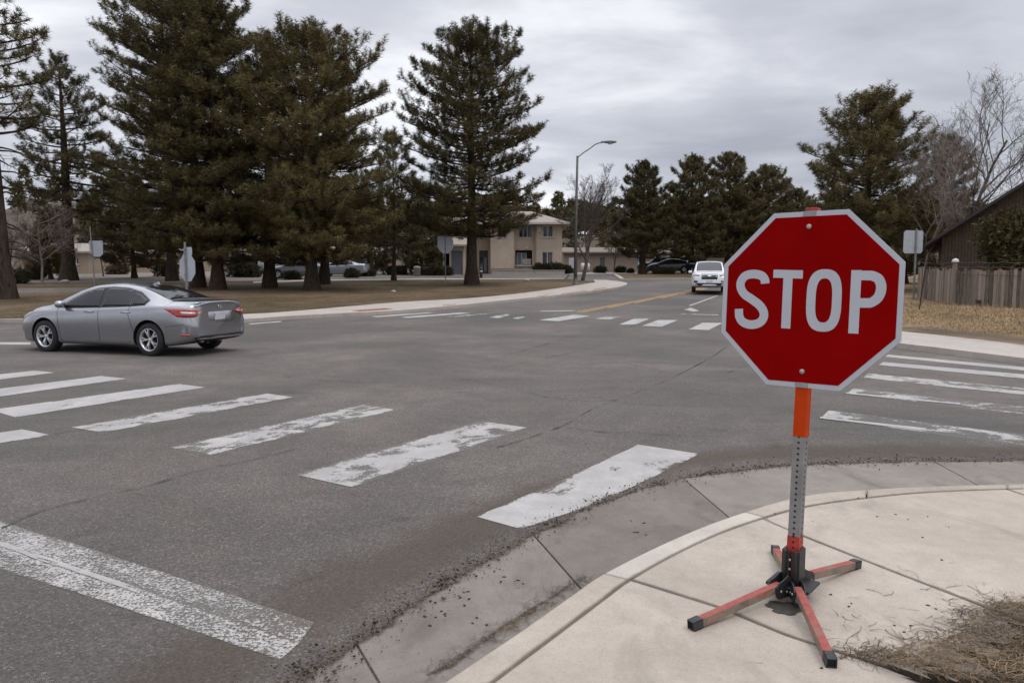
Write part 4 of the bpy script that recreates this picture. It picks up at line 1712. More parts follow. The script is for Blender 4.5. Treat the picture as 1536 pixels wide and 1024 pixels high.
    def wheels(self, spokes=5, double=True, rim_r=.225, rimmat=None):
        D, S = self.D, self.S
        proto = None
        for ax in (D['ra'], D['fa']):
            for s in (1, -1):
                e = bpy.data.objects.new('wheel', None)
                COL.objects.link(e)
                e.parent = self.root
                e.location = (ax * S, s * D['tw'] * S, D['wr'] * S)
                e.rotation_euler = (0, 0, 0 if s > 0 else PI)
                e.empty_display_size = .1
                if proto is None:
                    R = D['wr']
                    M = Matrix.Rotation(-PI / 2, 4, 'X') @ Matrix.Scale(S, 4)
                    mb = MB()
                    rr = rim_r
                    mb.lathe([(rr - .01, -.105), (rr + .02, -.11), (R - .03, -.105), (R - .006, -.085), (R, -.06), (R, .06), (R - .006, .085), (R - .03, .105), (rr + .02, .112), (rr + .002, .105), (rr - .01, .09)], 40, 0, M)
                    ty = mb.build('tyre', [TYRE], e)
                    mb = MB()
                    mb.lathe([(rr - .01, -.10), (rr - .02, -.02), (rr - .025, .07), (rr - .012, .098), (rr + .004, .107), (rr + .006, .10)], 40, 0, M)
                    mb.lathe([(0, .085), (.028, .085), (.034, .08), (.04, .06), (.05, .055)], 16, 0, M)
                    nsp = spokes * (2 if double else 1)
                    for k in range(nsp):
                        a = 2 * PI * (k // 2 + (.0 if k % 2 == 0 else .0)) / spokes if double else 2 * PI * k / spokes
                        sk = (.13 if k % 2 else -.13) if double else 0
                        w0, w1 = (.022, .030) if double else (.04, .05)
                        r0, r1 = .03, rr - .012
                        for (ra, rb, wa, wb, ha, hb) in ((r0, (r0 + r1) / 2, w0, (w0 + w1) / 2, .078, .092), ((r0 + r1) / 2, r1, (w0 + w1) / 2, w1, .092, .088)):
                            aa, ab = a + sk * (ra / r1), a + sk * (rb / r1) * 1.6
                            vs = []
                            for rad_, an, wd, hh in ((ra, aa, wa, ha), (rb, ab, wb, hb)):
                                c = Vector((rad_ * math.cos(an), rad_ * math.sin(an), 0))
                                t = Vector((-math.sin(an), math.cos(an), 0)) * wd / 2
                                vs += [M @ (c - t + Vector((0, 0, hh))), M @ (c + t + Vector((0, 0, hh))), M @ (c + t * 1.2 + Vector((0, 0, hh - .04))), M @ (c - t * 1.2 + Vector((0, 0, hh - .04)))]
                            mb.add(vs, [(0, 1, 5, 4), (1, 2, 6, 5), (3, 0, 4, 7), (2, 3, 7, 6)], 0)
                    rm = mb.build('rim', [rimmat or RIM], e)
                    mb = MB()
                    mb.lathe([(0, .03), (rr - .03, .03), (rr - .03, -.02), (0, -.02)], 28, 0, M)
                    bk = mb.build('brake_disc', [WELL], e)
                    proto = (ty, rm, bk)
                else:
                    for o in proto:
                        c = o.copy()
                        COL.objects.link(c)
                        c.parent = e
        return


def mirrorY(pts):
    return [(x, -y, z) for x, y, z in pts]


def side_windows(car, D, sedan=True, glass=None):
    g = glass or GLASS
    for s in (1, -1):
        d = (0, -s, 0)
        m = (lambda q: [(x, .9 * s, z) for x, z in q])
        if sedan:
            car.decal('window_trim', m([(1.08, .945), (.80, 1.125), (.50, 1.27), (.18, 1.355), (-.2, 1.382), (-.6, 1.36), (-.95, 1.28), (-1.28, 1.115), (-1.23, 1.02), (-.9, .993), (0, .957), (.6, .94)]), TRIM, d, .003, res=.035)
            car.decal('window', m([(.98, .975), (.76, 1.115), (.47, 1.25), (.17, 1.328), (.02, 1.342), (-.04, .985), (.5, .965)]), g, d, .011, res=.035)
            car.decal('window', m([(-.10, 1.345), (-.3, 1.348), (-.6, 1.328), (-.78, 1.285), (-.86, 1.02), (-.14, .988)]), g, d, .011, res=.035)
            car.decal('window', m([(-.83, 1.262), (-.98, 1.222), (-1.225, 1.105), (-1.195, 1.035), (-.9, 1.02)]), g, d, .011, res=.035)
        else:
            car.decal('window', m([(.98, 1.14), (.62, 1.50), (.42, 1.63), (-.10, 1.66), (-.10, 1.15)]), g, d, .006, res=.08)
            car.decal('window', m([(-.18, 1.66), (-1.05, 1.66), (-1.12, 1.17), (-.18, 1.15)]), g, d, .006, res=.08)
            car.decal('window', m([(-1.15, 1.66), (-1.85, 1.63), (-2.05, 1.22), (-1.2, 1.18)]), g, d, .006, res=.08)


def mirror(car, x, z, s, mat, w=.5):
    S = car.S
    y = .90 if w < .6 else .97
    loc, nor, i, dd = car.bvh.ray_cast(Vector((x, s * 2, z)) * S, Vector((0, -s, 0)), 5)
    y0 = abs(loc.y) / S if loc else .8
    mb = MB()
    M = Matrix.Translation(Vector((x - .02, s * (y0 + .14), z + .055)) * S) @ Matrix.Diagonal((.085 * S, .115 * S, .075 * S, 1))
    prof = []
    for i in range(9):
        a = -PI / 2 + PI * i / 8
        prof.append((max(math.cos(a), 0) ** .6, math.sin(a)))
    mb.lathe(prof, 16, 0, M)
    mb.bar(Vector((x, s * (y0 - .02), z)) * S, Vector((x, s * (y0 + .1), z + .03)) * S, .03 * S, .05 * S, 1)
    mb.build('mirror', [mat, TRIM], car.root)


def build_sedan():
    D = SEDAN
    S = 0.955
    # ground contact of the near rear and front wheels fixes the place and heading
    hd = PI - rad(18.5)
    fx, fy = math.cos(hd), math.sin(hd)
    # left side faces the camera: left = (-fy, fx)
    lx, ly = -fy, fx
    rx, ry = P(230, 533.5)
    px = rx - lx * D['tw'] * S - fx * D['ra'] * S
    py = ry - ly * D['tw'] * S - fy * D['ra'] * S
    root = thing('sedan', 'silver grey four door sedan with red tail lamps crossing the junction on the road', 'car', (px, py, 0.003), hd)
    paint = car_paint('silver_car_paint', (0.345, 0.35, 0.375), .85, .18)
    car = Car(D, root, paint, S)
    side_windows(car, D)
    car.decal('rear_window', [(-1.74, .60, 1.13), (-1.70, .30, 1.13), (-1.70, -.30, 1.13), (-1.74, -.60, 1.13), (-1.30, -.55, 1.3), (-.93, -.50, 1.4), (-.86, -.25, 1.4), (-.86, .25, 1.4), (-.93, .50, 1.4), (-1.30, .55, 1.3)], GLASS, (0, 0, -1), .004, res=.07)
    car.decal('windscreen', [(1.22, .66, 1.05), (1.27, .3, 1.05), (1.27, -.3, 1.05), (1.22, -.66, 1.05), (.75, -.58, 1.3), (.42, -.50, 1.4), (.36, 0, 1.4), (.42, .50, 1.4), (.75, .58, 1.3)], GLASS, (0, 0, -1), .004, res=.08)
    for s in (1, -1):
        # wrap-round tail lamp, with a pale inner strip
        dd = (.80, -s * .60, 0)
        tl = car.decal('tail_lamp', [(-1.80, s * .92, .962), (-2.02, s * .90, .955), (-2.25, s * .84, .945), (-2.36, s * .70, .935), (-2.38, s * .54, .915), (-2.37, s * .50, .88), (-2.38, s * .60, .835), (-2.36, s * .72, .79), (-2.25, s * .83, .785), (-2.08, s * .885, .80)],
                             REDL, dd, .010, res=.045)
        car.decal('reflector', [(-2.16, s * .87, .905), (-2.30, s * .80, .895), (-2.36, s * .70, .89), (-2.36, s * .70, .85), (-2.30, s * .80, .845), (-2.18, s * .865, .85)], CLEARL, dd, .0125, parent=tl, res=.05)
        car.decal('reflector', [(-2.365, s * .66, .885), (-2.37, s * .545, .89), (-2.37, s * .56, .868), (-2.365, s * .66, .855)], CLEARL, dd, .0125, parent=tl, res=.05)
        car.decal('bumper_reflector', [(-2.12, s * .87, .455), (-2.30, s * .80, .455), (-2.30, s * .80, .418), (-2.14, s * .865, .42)], REDL, dd, .006, res=.05)
        hl = car.decal('headlamp', [(2.36, s * .55, .70), (2.20, s * .74, .775), (1.95, s * .85, .83), (1.90, s * .86, .80), (2.1, s * .82, .70), (2.36, s * .60, .62)], CLEARL, (-.6, -s * .8, 0), .008, res=.05)
    # boot lid: lip, plate recess, badge, dark lower valance
    car.decal('lower_valance', [(-2.3, .74, .385), (-2.36, .60, .42), (-2.38, .2, .425), (-2.38, -.2, .425), (-2.36, -.60, .42), (-2.3, -.74, .385), (-2.3, -.62, .30), (-2.3, 0, .265), (-2.3, .62, .30)], TRIM, (1, 0, 0), .007, res=.06)
    pr = car.decal('plate_recess', [(-2.4, .36, .885), (-2.4, -.36, .885), (-2.4, -.31, .70), (-2.4, .31, .70)], plain('plate_recess_silver', (0.36, 0.365, 0.39), .4, metal=.3), (1, 0, 0), .006, res=.1)
    mb = MB()
    hit = car.bvh.ray_cast(Vector((-4, 0, .79 * S)), Vector((1, 0, 0)), 5)[0]
    mb.box((hit.x - .014, 0, .79 * S), (.006, .31 * S, .155 * S), 0, Matrix.Rotation(rad(-7), 3, 'Y'))
    mb.build('number_plate', [PLATE], root, bevel=.002)
    mb = MB()
    M = Matrix.Translation((hit.x - .0, 0, .985 * S)) @ Matrix.Rotation(-PI / 2, 4, 'Y') @ Matrix.Diagonal((.6, 1, 1, 1))
    mb.lathe([(.036, 0), (.036, .012), (.05, .012), (.05, 0)], 24, 0, M)
    mb.bar((hit.x - .01, -.035, .985 * S), (hit.x - .01, .035, .985 * S), .01, .008)
    mb.build('badge', [CHROME], root)
    mb = MB()
    pts = [(-2.36 * S, y * S, (1.076 - .10 * (abs(y) / .7) ** 3) * S) for y in np.linspace(-.66, .66, 15)]
    for i in range(14):
        a, b = pts[i], pts[i + 1]
        xo = lambda q: (abs(q[1]) / .7) ** 2 * .07
        mb.add([(a[0] + xo(a) + .10, a[1], a[2] + .012), (a[0] + xo(a) - .03, a[1], a[2] + .018), (a[0] + xo(a) - .03, a[1], a[2] - .012), (a[0] + xo(a) + .03, a[1], a[2] - .03),
                (b[0] + xo(b) + .10, b[1], b[2] + .012), (b[0] + xo(b) - .03, b[1], b[2] + .018), (b[0] + xo(b) - .03, b[1], b[2] - .012), (b[0] + xo(b) + .03, b[1], b[2] - .03)],
               [(0, 1, 5, 4), (1, 2, 6, 5), (2, 3, 7, 6)], 0, True)
    mb.build('boot_spoiler', [paint], root)
    # bright rocker strip, dark rocker
    for s in (1, -1):
        car.decal('rocker_strip', [(.95, s * .9, .275), (-.85, s * .9, .275), (-.80, s * .9, .235), (.85, s * .9, .235)], plain('rocker_dark', (0.10, 0.10, 0.105), .5), (0, -s, 0), .004, res=.1)
        for hx in (.16, -.80):
            mb = MB()
            loc = car.bvh.ray_cast(Vector((hx, 2 * s, .885)) * S, Vector((0, -s, 0)), 5)[0]
            y0 = loc.y
            mb.tube([(hx * S - .10, y0 + s * .008, .872 * S), (hx * S - .085, y0 + s * .03, .876 * S), (hx * S + .085, y0 + s * .03, .874 * S), (hx * S + .10, y0 + s * .008, .868 * S)], [.008, .014, .014, .008], 8)
            mb.build('door_handle', [paint], root)
        mirror(car, .88, .965, s, paint)
    L = []
    for s in (1, -1):
        d = (0, -s, 0)
        m = lambda q: [(x, .9 * s, z) for x, z in q]
        L += [(m([(1.06, .94), (1.03, .75), (1.0, .5), (.97, .32), (.95, .27)]), d), (m([(-.07, .97), (-.08, .7), (-.09, .45), (-.09, .27)]), d),
              (m([(-.88, .99), (-.86, .86), (-.90, .72), (-.97, .55), (-.99, .42)]), d), (m([(.95, .27), (.4, .275), (-.4, .275), (-.9, .275)]), d),
              (m([(-1.78, .60), (-2.0, .63), (-2.2, .655)]), d)]
    d = (1, 0, 0)
    L += [([(-2.4, .56, .94), (-2.4, .46, .76), (-2.4, .38, .685), (-2.4, .2, .675), (-2.4, -.2, .675), (-2.4, -.38, .685), (-2.4, -.46, .76), (-2.4, -.56, .94)], d)]
    L += [([(1.24, .70, 1.0), (1.6, .69, 1), (2.0, .66, .9), (2.26, .55, .8)], (0, 0, -1)), ([(1.24, -.70, 1.0), (1.6, -.69, 1), (2.0, -.66, .9), (2.26, -.55, .8)], (0, 0, -1))]
    car.seams('panel_gap', L, SEAM)
    mb = MB()
    mb.tube([(-2.26 * S, .50 * S, .315 * S), (-2.33 * S, .50 * S, .312 * S)], .04, 10, 0)
    mb.build('exhaust', [plain('exhaust_steel', (0.2, 0.2, 0.2), .4, metal=.8)], root)
    mb = MB()
    mb.prism([(-.10, 0), (.09, 0), (.0, .03), (-.07, .055)], Matrix.Translation((-.72 * S, 0, 1.425 * S)) @ Matrix.Rotation(PI / 2, 4, 'X'), -.02, .02)
    mb.build('roof_antenna', [paint], root)
    car.wheels()


def build_suv():
    D = SUV
    S = 1.0
    Y = 40.3
    x = XY(1061, Y + 2.3)
    ang = math.atan2(-Y, -x + 1.2)
    root = thing('suv', 'white sports utility vehicle driving towards the crossing behind the stop sign', 'car', (x, Y + 2.3, gz(Y + 2.3) + .005), ang)
    root.rotation_euler = (0, -math.atan(.031), ang)
    root.rotation_mode = 'XYZ'
    paint = car_paint('white_car_paint', (0.70, 0.71, 0.75), .05, .3)
    car = Car(D, root, paint, S)
    side_windows(car, D, False)
    car.decal('windscreen', [(1.10, .70, 1.2), (1.14, 0, 1.2), (1.10, -.70, 1.2), (.70, -.67, 1.5), (.42, -.62, 1.7), (.40, 0, 1.7), (.42, .62, 1.7), (.70, .67, 1.5)], GLASS_W, (0, 0, -1), .004, res=.1)
    d = (-1, 0, 0)
    car.decal('grille', [(2.5, .46, .995), (2.5, -.46, .995), (2.5, -.41, .70), (2.5, .41, .70)], TRIM, d, .010, res=.1)
    mb = MB()
    for z in (.80, .86, .92):
        h = car.bvh.ray_cast(Vector((5, 0, z)), Vector((-1, 0, 0)), 6)[0]
        mb.box((h.x + .012, 0, z), (.012, .66, .022))
    mb.build('grille_bar', [plain('grille_bar_grey', (0.12, 0.12, 0.125), .4, metal=.5)], root)
    mb = MB()
    h = car.bvh.ray_cast(Vector((5, 0, .86)), Vector((-1, 0, 0)), 6)[0]
    M = Matrix.Translation((h.x + .012, 0, .865)) @ Matrix.Rotation(PI / 2, 4, 'Y') @ Matrix.Diagonal((.62, 1.3, 1, 1))
    mb.lathe([(0, .02), (.08, .02), (.09, 0)], 18, 0, M)
    mb.build('badge', [CHROME], root)
    for s in (1, -1):
        hl = car.decal('headlamp', [(2.45, s * .53, .975), (2.30, s * .82, 1.0), (2.12, s * .92, .99), (2.25, s * .88, .89), (2.45, s * .56, .86)], AMBERL if s < 0 else plain('headlamp_beige', (0.34, 0.31, 0.28), .2, coat=.5), (-.85, -s * .53, 0), .009, res=.07)
        car.decal('fog_lamp_recess', [(2.4, s * .58, .62), (2.35, s * .80, .63), (2.35, s * .80, .52), (2.4, s * .62, .52)], TRIM, (-.9, -s * .3, 0), .008, res=.08)
        mirror(car, .82, 1.10, s, paint, .8)
    car.decal('lower_bumper', [(2.4, .74, .50), (2.5, 0, .50), (2.4, -.74, .50), (2.4, -.70, .37), (2.5, 0, .345), (2.4, .70, .37)], TRIM, d, .009, res=.1)
    mb = MB()
    h = car.bvh.ray_cast(Vector((5, 0, .58)), Vector((-1, 0, 0)), 6)[0]
    mb.box((h.x + .012, 0, .575), (.008, .32, .15))
    mb.build('number_plate', [PLATE], root)
    mb = MB()
    for s in (1, -1):
        mb.tube([(-1.7, s * .66, 1.79), (-1.6, s * .66, 1.83), (0, s * .66, 1.84), (.2, s * .66, 1.79)], .018, 6)
    mb.build('roof_rail', [TRIM], root)
    car.seams('panel_gap', [([(1.2, s * .84, 1.1), (1.7, s * .82, 1.1), (2.2, s * .74, 1.0), (2.4, s * .6, .97)], (0, 0, -1)) for s in (1, -1)] +
              [([(1.02, .97 * s, 1.08), (1.0, .97 * s, .7), (.98, .97 * s, .42)], (0, -s, 0)) for s in (1, -1)], SEAM)
    car.wheels(5, False, .25)


def parked(label, px, Y, ang, kind, colour, S=1.0, group='parked cars', zoff=.15):
    D = SEDAN if kind == 'sedan' else SUV
    root = thing('parked_car', label, 'car', (XY(px, Y), Y, gz(Y) + zoff), rad(ang), group)
    k = 'parked_paint_%d' % len(MATS)
    car = Car(D, root, car_paint(k, colour, .3, .35), S, False)
    side_windows(car, D, kind == 'sedan')
    if kind == 'sedan':
        car.decal('rear_window', [(-1.74, .58, 1.13), (-1.74, -.58, 1.13), (-.93, -.50, 1.4), (-.93, .50, 1.4)], GLASS, (0, 0, -1), .004, res=.15)
        car.decal('windscreen', [(1.22, .64, 1.05), (1.22, -.64, 1.05), (.42, -.50, 1.4), (.42, .50, 1.4)], GLASS, (0, 0, -1), .004, res=.15)
    else:
        car.decal('windscreen', [(1.10, .70, 1.2), (1.10, -.70, 1.2), (.42, -.62, 1.7), (.42, .62, 1.7)], GLASS, (0, 0, -1), .004, res=.15)
        car.decal('rear_window', [(-2.4, .60, 1.60), (-2.4, -.60, 1.60), (-2.4, -.64, 1.2), (-2.4, .64, 1.2)], GLASS, (1, 0, 0), .006, res=.15)
    zl = .72 if kind == 'sedan' else .92
    for s in (1, -1):
        car.decal('headlamp', [(2.4, s * .50, zl), (2.2, s * .76, zl + .05), (2.2, s * .78, zl - .06), (2.4, s * .52, zl - .08)], CLEARL, (-.8, -s * .6, 0), .008, res=.15)
        car.decal('tail_lamp', [(-2.2, s * .82, zl + .2), (-2.4, s * .55, zl + .2), (-2.4, s * .55, zl + .05), (-2.2, s * .82, zl + .05)], REDL, (.8, -s * .6, 0), .008, res=.15)
    car.wheels(5, False, .21)


build_sedan()
build_suv()
parked('dark blue grey parked sport utility, leftmost of the row by the beige hall', 987, 79.5, 168, 'suv', (0.07, 0.085, 0.11), .95)
parked('black parked sedan beyond the island, between the blue grey and the silver cars', 1003, 77.5, 172, 'sedan', (0.02, 0.021, 0.023), 1.0)
parked('silver parked sport utility beyond the island behind dark shrubs', 1022, 80, 164, 'suv', (0.26, 0.28, 0.31), .95)
parked('charcoal parked sedan beyond the island just left of the white vehicle', 1040, 76.5, 100, 'sedan', (0.035, 0.038, 0.042), 1.0)
parked('pale silver parked sedan half hidden behind the two thick pine trunks', 515, 66, 174, 'sedan', (0.30, 0.32, 0.35), 1.0)
parked('white parked van seen between two pine trunks at the driveway', 428, 72, 12, 'suv', (0.36, 0.37, 0.39), .95)
parked('grey parked sedan seen low between the pine trunks in the driveway', 452, 61, 170, 'sedan', (0.13, 0.145, 0.165), 1.0)
# ------------------------------------------------------------------ trees and shrubs
def unit(a):
    return a / np.maximum(np.linalg.norm(a, axis=-1, keepdims=True), 1e-9)


def tuft_mesh(pos, axis, la, rng, nb=16, bl=.24, bw=.03, fwd=.45):
    """bottle-brush tufts: nb blades each round an axis; returns V, F"""
    n = len(pos)
    u = rng.random((n, nb))
    base = pos[:, None] + axis[:, None] * (u * la[:, None])[..., None]
    r = rng.normal(size=(n, nb, 3))
    r -= (r * axis[:, None]).sum(-1, keepdims=True) * axis[:, None]
    d = unit(unit(r) + axis[:, None] * (fwd + .5 * u[..., None]))
    L = bl * (.65 + .6 * rng.random((n, nb, 1))) * (la / la.mean())[:, None, None] ** .5
    side = unit(np.cross(d, rng.normal(size=(n, nb, 3)))) * bw * .5
    V = np.stack([base - side, base + side, base + d * L], 2).reshape(-1, 3)
    return V


class Tubes:
    def __init__(self):
        self.V, self.F, self.c = [], [], 0

    def add(self, pts, rs, n=4):
        P_ = np.asarray(pts, float)
        m = len(P_)
        d = np.gradient(P_, axis=0)
        d = unit(d)
        ref = np.array([.31, .17, .93]) if abs(d[0][2]) < .9 else np.array([1., .1, 0])
        x = unit(np.cross(d, ref))
        y = np.cross(d, x)
        a = 2 * PI * np.arange(n) / n
        ring = P_[:, None] + np.asarray(rs)[:, None, None] * (np.cos(a)[None, :, None] * x[:, None] + np.sin(a)[None, :, None] * y[:, None])
        self.V.append(ring.reshape(-1, 3))
        i = np.arange(m - 1)[:, None] * n
        k = np.arange(n)[None]
        k2 = (k + 1) % n
        F = np.stack([i + k, i + k2, i + n + k2, i + n + k], -1).reshape(-1, 4) + self.c
        self.F.append(F)
        self.c += m * n

    def build(self, name, mat, parent):
        return np_mesh(name, np.concatenate(self.V), np.concatenate(self.F), mat, parent, True)


def pine(label, px, base_py, Y, top_py, hw, t0, seed, nb=120, tr=.3, dens=1.0, mat=None, group='pines', fill=1.0, lean=(0, 0), nblade=52, tuft=.42, name='pine_tree', cat='pine tree', skew=0.0, drop=0.0, el0=-10, dead=0, zoff=.10, bw=.027, one_side=0.0):
    """px/base: trunk foot; hw: list of (height fraction, crown half width in photo pixels)"""
    rng = np.random.default_rng(seed)
    nb = int(nb * .84)
    k = Y / FPX
    x0 = XY(px, Y)
    z0 = gz(Y) + zoff
    H = (W(px, top_py, Y)[1] - z0) * .965
    prof = [(a, b * k) for a, b in hw]
    pr = lambda t: float(interp(t, prof)[0])
    root = thing(name, label, cat, (x0, Y, z0), 0, group)
    T = Tubes()
    zs = np.linspace(-.15, 1, 16)
    bend = rng.normal(0, .10, 2)
    trunk = lambda t: np.array([bend[0] * math.sin(t * 3.1) + lean[0] * t, bend[1] * math.sin(t * 2.3) + lean[1] * t, t * H])
    flare = lambda t: 1 + .55 * math.exp(-max(t, 0) * H / .45)
    T.add([trunk(t) for t in zs], [max(tr * (1 - max(t, 0)) ** .85, .02) * flare(t) for t in zs], 10)
    pos, axs, las = [], [], []
    ga = rng.uniform(0, 6.28)
    for i in range(nb):
        t = t0 + (1 - t0) * ((i + rng.random()) / nb) ** .92
        if t > .985:
            t = .985
        q = (t - t0) / (1 - t0)
        az = ga + i * 2.39996 + rng.normal(0, .25)
        R = pr(t) * rng.uniform(.70, 1.14)
        if one_side:
            R *= 1 + one_side * math.cos(az)
        el = rad(el0 + 40 * q ** 1.4 + rng.normal(0, 6))
        up = .26 * R * (1 - .7 * q) + .05
        room = (1.0 - t) * H * 1.02 + .05
        rise = R * math.tan(el) + up
        if rise > room:
            up = min(up, room * .5)
            el = math.atan((room - up) / R)
        b0 = trunk(t)
        ca, sa = math.cos(az), math.sin(az)
        dirv = np.array([ca, sa, 0])
        perp = np.array([-sa, ca, 0])
        ss = np.linspace(0, 1, 6)
        wob = rng.normal(0, .06 * R)
        pts = [b0 + dirv * R * s + np.array([0, 0, R * math.tan(el) * s + up * s ** 2.2]) + perp * wob * s * s for s in ss]
        br = max(.012, tr * .24 * (1 - t) ** .5 * (.5 + .5 * R / max(pr(.4), .1)))
        T.add(pts, br * (1 - ss * .85) + .006, 4)
        f = lambda s: np.array([np.interp(s, ss, [p[j] for p in pts]) for j in range(3)])
        nt = max(3, int((3.2 + 9.8 * R) * dens))
        for j in range(nt):
            s = 1 - (1 - .22 / max(R, .3) ** .25) * rng.random() ** 1.25 * (.92 if fill >= 1 else fill)
            s = max(s, .12)
            lat = (rng.random() * 2 - 1) * .50 * R * (1.15 - s) + rng.normal(0, .08)
            c = f(s)
            p = c + perp * lat + np.array([0, 0, rng.normal(.05, .09) - drop * abs(lat)])
            a = dirv * (.75 - .25 * q) + perp * np.sign(lat) * min(abs(lat) * 1.3, .8) + np.array([0, 0, .85 + .75 * q + rng.normal(0, .2)])
            pos.append(p)
            axs.append(a + rng.normal(0, .2, 3))
            las.append(tuft * rng.uniform(.7, 1.35))
            if abs(lat) > .22 and j % 2 == 0:
                T.add([f(max(s - .18, .05)), (f(max(s - .1, .05)) + p) / 2 + [0, 0, -.02], p], [br * .3 + .004, br * .22 + .004, .006], 3)
    # leader tufts
    for j in range(10):
        t = 1 - .07 * rng.random()
        pos.append(trunk(t) + rng.normal(0, .05, 3))
        axs.append(np.array([rng.normal(0, .35), rng.normal(0, .35), 1]))
        las.append(tuft * .9)
    for j in range(dead):
        t = t0 * rng.uniform(.25, 1.0)
        az = rng.uniform(0, 6.28)
        R = rng.uniform(.5, 1.0) * prof[0][1] * .9 + .4
        b0 = trunk(t)
        dv = np.array([math.cos(az), math.sin(az), 0])
        pts = [b0 + dv * R * s + np.array([0, 0, R * (.12 * s - .35 * s * s) + rng.normal(0, .03)]) for s in np.linspace(0, 1, 6)]
        T.add(pts, np.linspace(.05, .008, 6), 4)
        for m in range(7):
            s = rng.uniform(.35, 1)
            c = b0 + dv * R * s + np.array([0, 0, R * (.12 * s - .35 * s * s)])
            e = c + np.array([rng.normal(0, .35), rng.normal(0, .35), rng.normal(-.05, .25)])
            T.add([c, (c + e) / 2 + rng.normal(0, .04, 3), e], [.012, .008, .004], 3)
    T.build('trunk', BARK, root)
    pos, axs, las = np.array(pos), unit(np.array(axs)), np.array(las)
    V = tuft_mesh(pos, axs, las, rng, nblade, .27 * tuft / .42, bw, .15)
    np_mesh('crown', V, np.arange(len(V)).reshape(-1, 3), mat or NEEDLE, root)
    return root


def bare_tree(label, px, base_py, Y, top_py, spread, seed, mat=None, n0=5, levels=4, tr=.14, group=None, name='bare_tree', cat='bare tree', t_first=.25, lean=0.0, zoff=.1, twig=.012, up=.55, kids=(6, 5, 4, 4)):
    rng = np.random.default_rng(seed)
    k = Y / FPX
    z0 = gz(Y) + zoff
    H = (W(px, top_py, Y)[1] - z0) * .74
    S = spread * k
    root = thing(name, label, cat, (XY(px, Y), Y, z0), 0, group)
    T, T2 = Tubes(), Tubes()

    def grow(p, d, L, r, lev):
        m = 6 if lev < 2 else 4
        pts = [p]
        dd = d.copy()
        for i in range(m):
            dd = unit(dd + rng.normal(0, .10 + .03 * lev, 3) + np.array([0, 0, .05]))
            pts.append(pts[-1] + dd * L / m)
        rr = np.linspace(r, max(r * .35, twig * .5), m + 1)
        (T if lev < 2 else T2).add(pts, rr, 6 if lev == 0 else (4 if lev < 2 else 3))
        if lev >= levels:
            return
        nk = kids[min(lev, len(kids) - 1)]
        for i in range(nk):
            s = (t_first if lev == 0 else .2) + (1 - (t_first if lev == 0 else .2)) * (i + rng.random()) / nk
            j = min(int(s * m), m - 1)
            q = pts[j] + (pts[j + 1] - pts[j]) * (s * m - j)
            ax = unit(pts[min(j + 1, m)] - pts[j])
            sd = unit(np.cross(ax, rng.normal(size=3)))
            nd = unit(ax * (.55 + up * .3) + sd * (.85 if lev == 0 else .75) * (S / H * 2.6 if lev == 0 else 1) + np.array([0, 0, up * .5]))
            grow(q, nd, L * (.62 if lev == 0 else .55) * (1.15 - .5 * s) * rng.uniform(.8, 1.15), max(rr[j] * .55, twig * .5), lev + 1)
    grow(np.array([0., 0, -.1]), unit(np.array([lean, 0, 1.])), H * .96, tr, 0)
    T.build('trunk', mat or TWIG, root)
    T2.build('twigs', mat or TWIG, root)
    return root


def shrub(label, px, Y, w_px, top_py, seed, mat, n=900, leaf=.10, depth=.8, group='shrubs', name='shrub', cat='shrub', base_py=None, blade=True, zoff=.1, lumps=7):
    rng = np.random.default_rng(seed)
    k = Y / FPX
    z0 = gz(Y) + zoff
    h = W(px, top_py, Y)[1] - z0
    w = w_px * k / 2
    root = thing(name, label, cat, (XY(px, Y), Y, z0), 0, group)
    cs = np.column_stack([rng.uniform(-.7, .7, lumps) * w, rng.uniform(-.6, .6, lumps) * w * depth, rng.uniform(.3, .62, lumps) * h])
    rs = rng.uniform(.35, .6, lumps) * min(w, h * .9)
    idx = rng.integers(0, lumps, n)
    d = unit(rng.normal(size=(n, 3)))
    pos = cs[idx] + d * (rs[idx] * rng.uniform(.55, 1.05, n))[:, None]
    pos[:, 2] = np.clip(pos[:, 2], .02, h * 1.02)
    V = tuft_mesh(pos, unit(d + [0, 0, .5]), np.full(n, leaf * 1.6) * rng.uniform(.6, 1.3, n), rng, 9, leaf * 1.3, leaf * .42, .5)
    np_mesh('foliage', V, np.arange(len(V)).reshape(-1, 3), mat, root)
    T = Tubes()
    for i in range(lumps):
        T.add([np.array([rng.normal(0, w * .1), 0, -.1]), cs[i] * [.5, .5, .6], cs[i]], [.04, .025, .012], 4)
    T.build('stem', TWIG, root)
    return root


PG = 'tall pines on the lawn'
pine('tall sparse pine at the far left edge with bare lower limbs and thick dark trunk', 13, 452, 35, -150, [(.40, 62), (.5, 92), (.58, 90), (.72, 75), (.85, 50), (1, 8)], .42, 101, 80, .37, .5, group=PG, fill=.75, dead=34, el0=-4, tuft=.40)
pine('medium pine with narrow top between the leftmost trunk and the big cluster', 108, 421, 57, 74, [(.28, 52), (.38, 78), (.5, 80), (.6, 70), (.72, 56), (.85, 40), (.94, 17), (1, 3)], .30, 102, 92, .50, .62, group=PG, drop=.25, el0=-14, fill=.8)
pine('broad pine rising out of frame whose left limbs reach toward the narrow pine', 262, 421, 56, -70, [(.10, 90), (.2, 140), (.33, 132), (.45, 92), (.6, 108), (.75, 98), (.88, 70), (1, 6)], .10, 103, 165, .36, .62, group=PG, el0=-12)
pine('tallest pine of the cluster, trunk rising behind the silver sedan roof', 300, 432, 46, -85, [(.08, 78), (.2, 98), (.4, 96), (.6, 96), (.75, 98), (.9, 62), (1, 6)], .10, 104, 165, .36, .8, group=PG, el0=-14)
pine('pine of the cluster with trunk just right of the silver sedan roof', 330, 435, 44, -25, [(.08, 72), (.2, 88), (.4, 84), (.6, 76), (.78, 64), (.92, 34), (1, 5)], .10, 105, 135, .35, .85, group=PG, el0=-14)
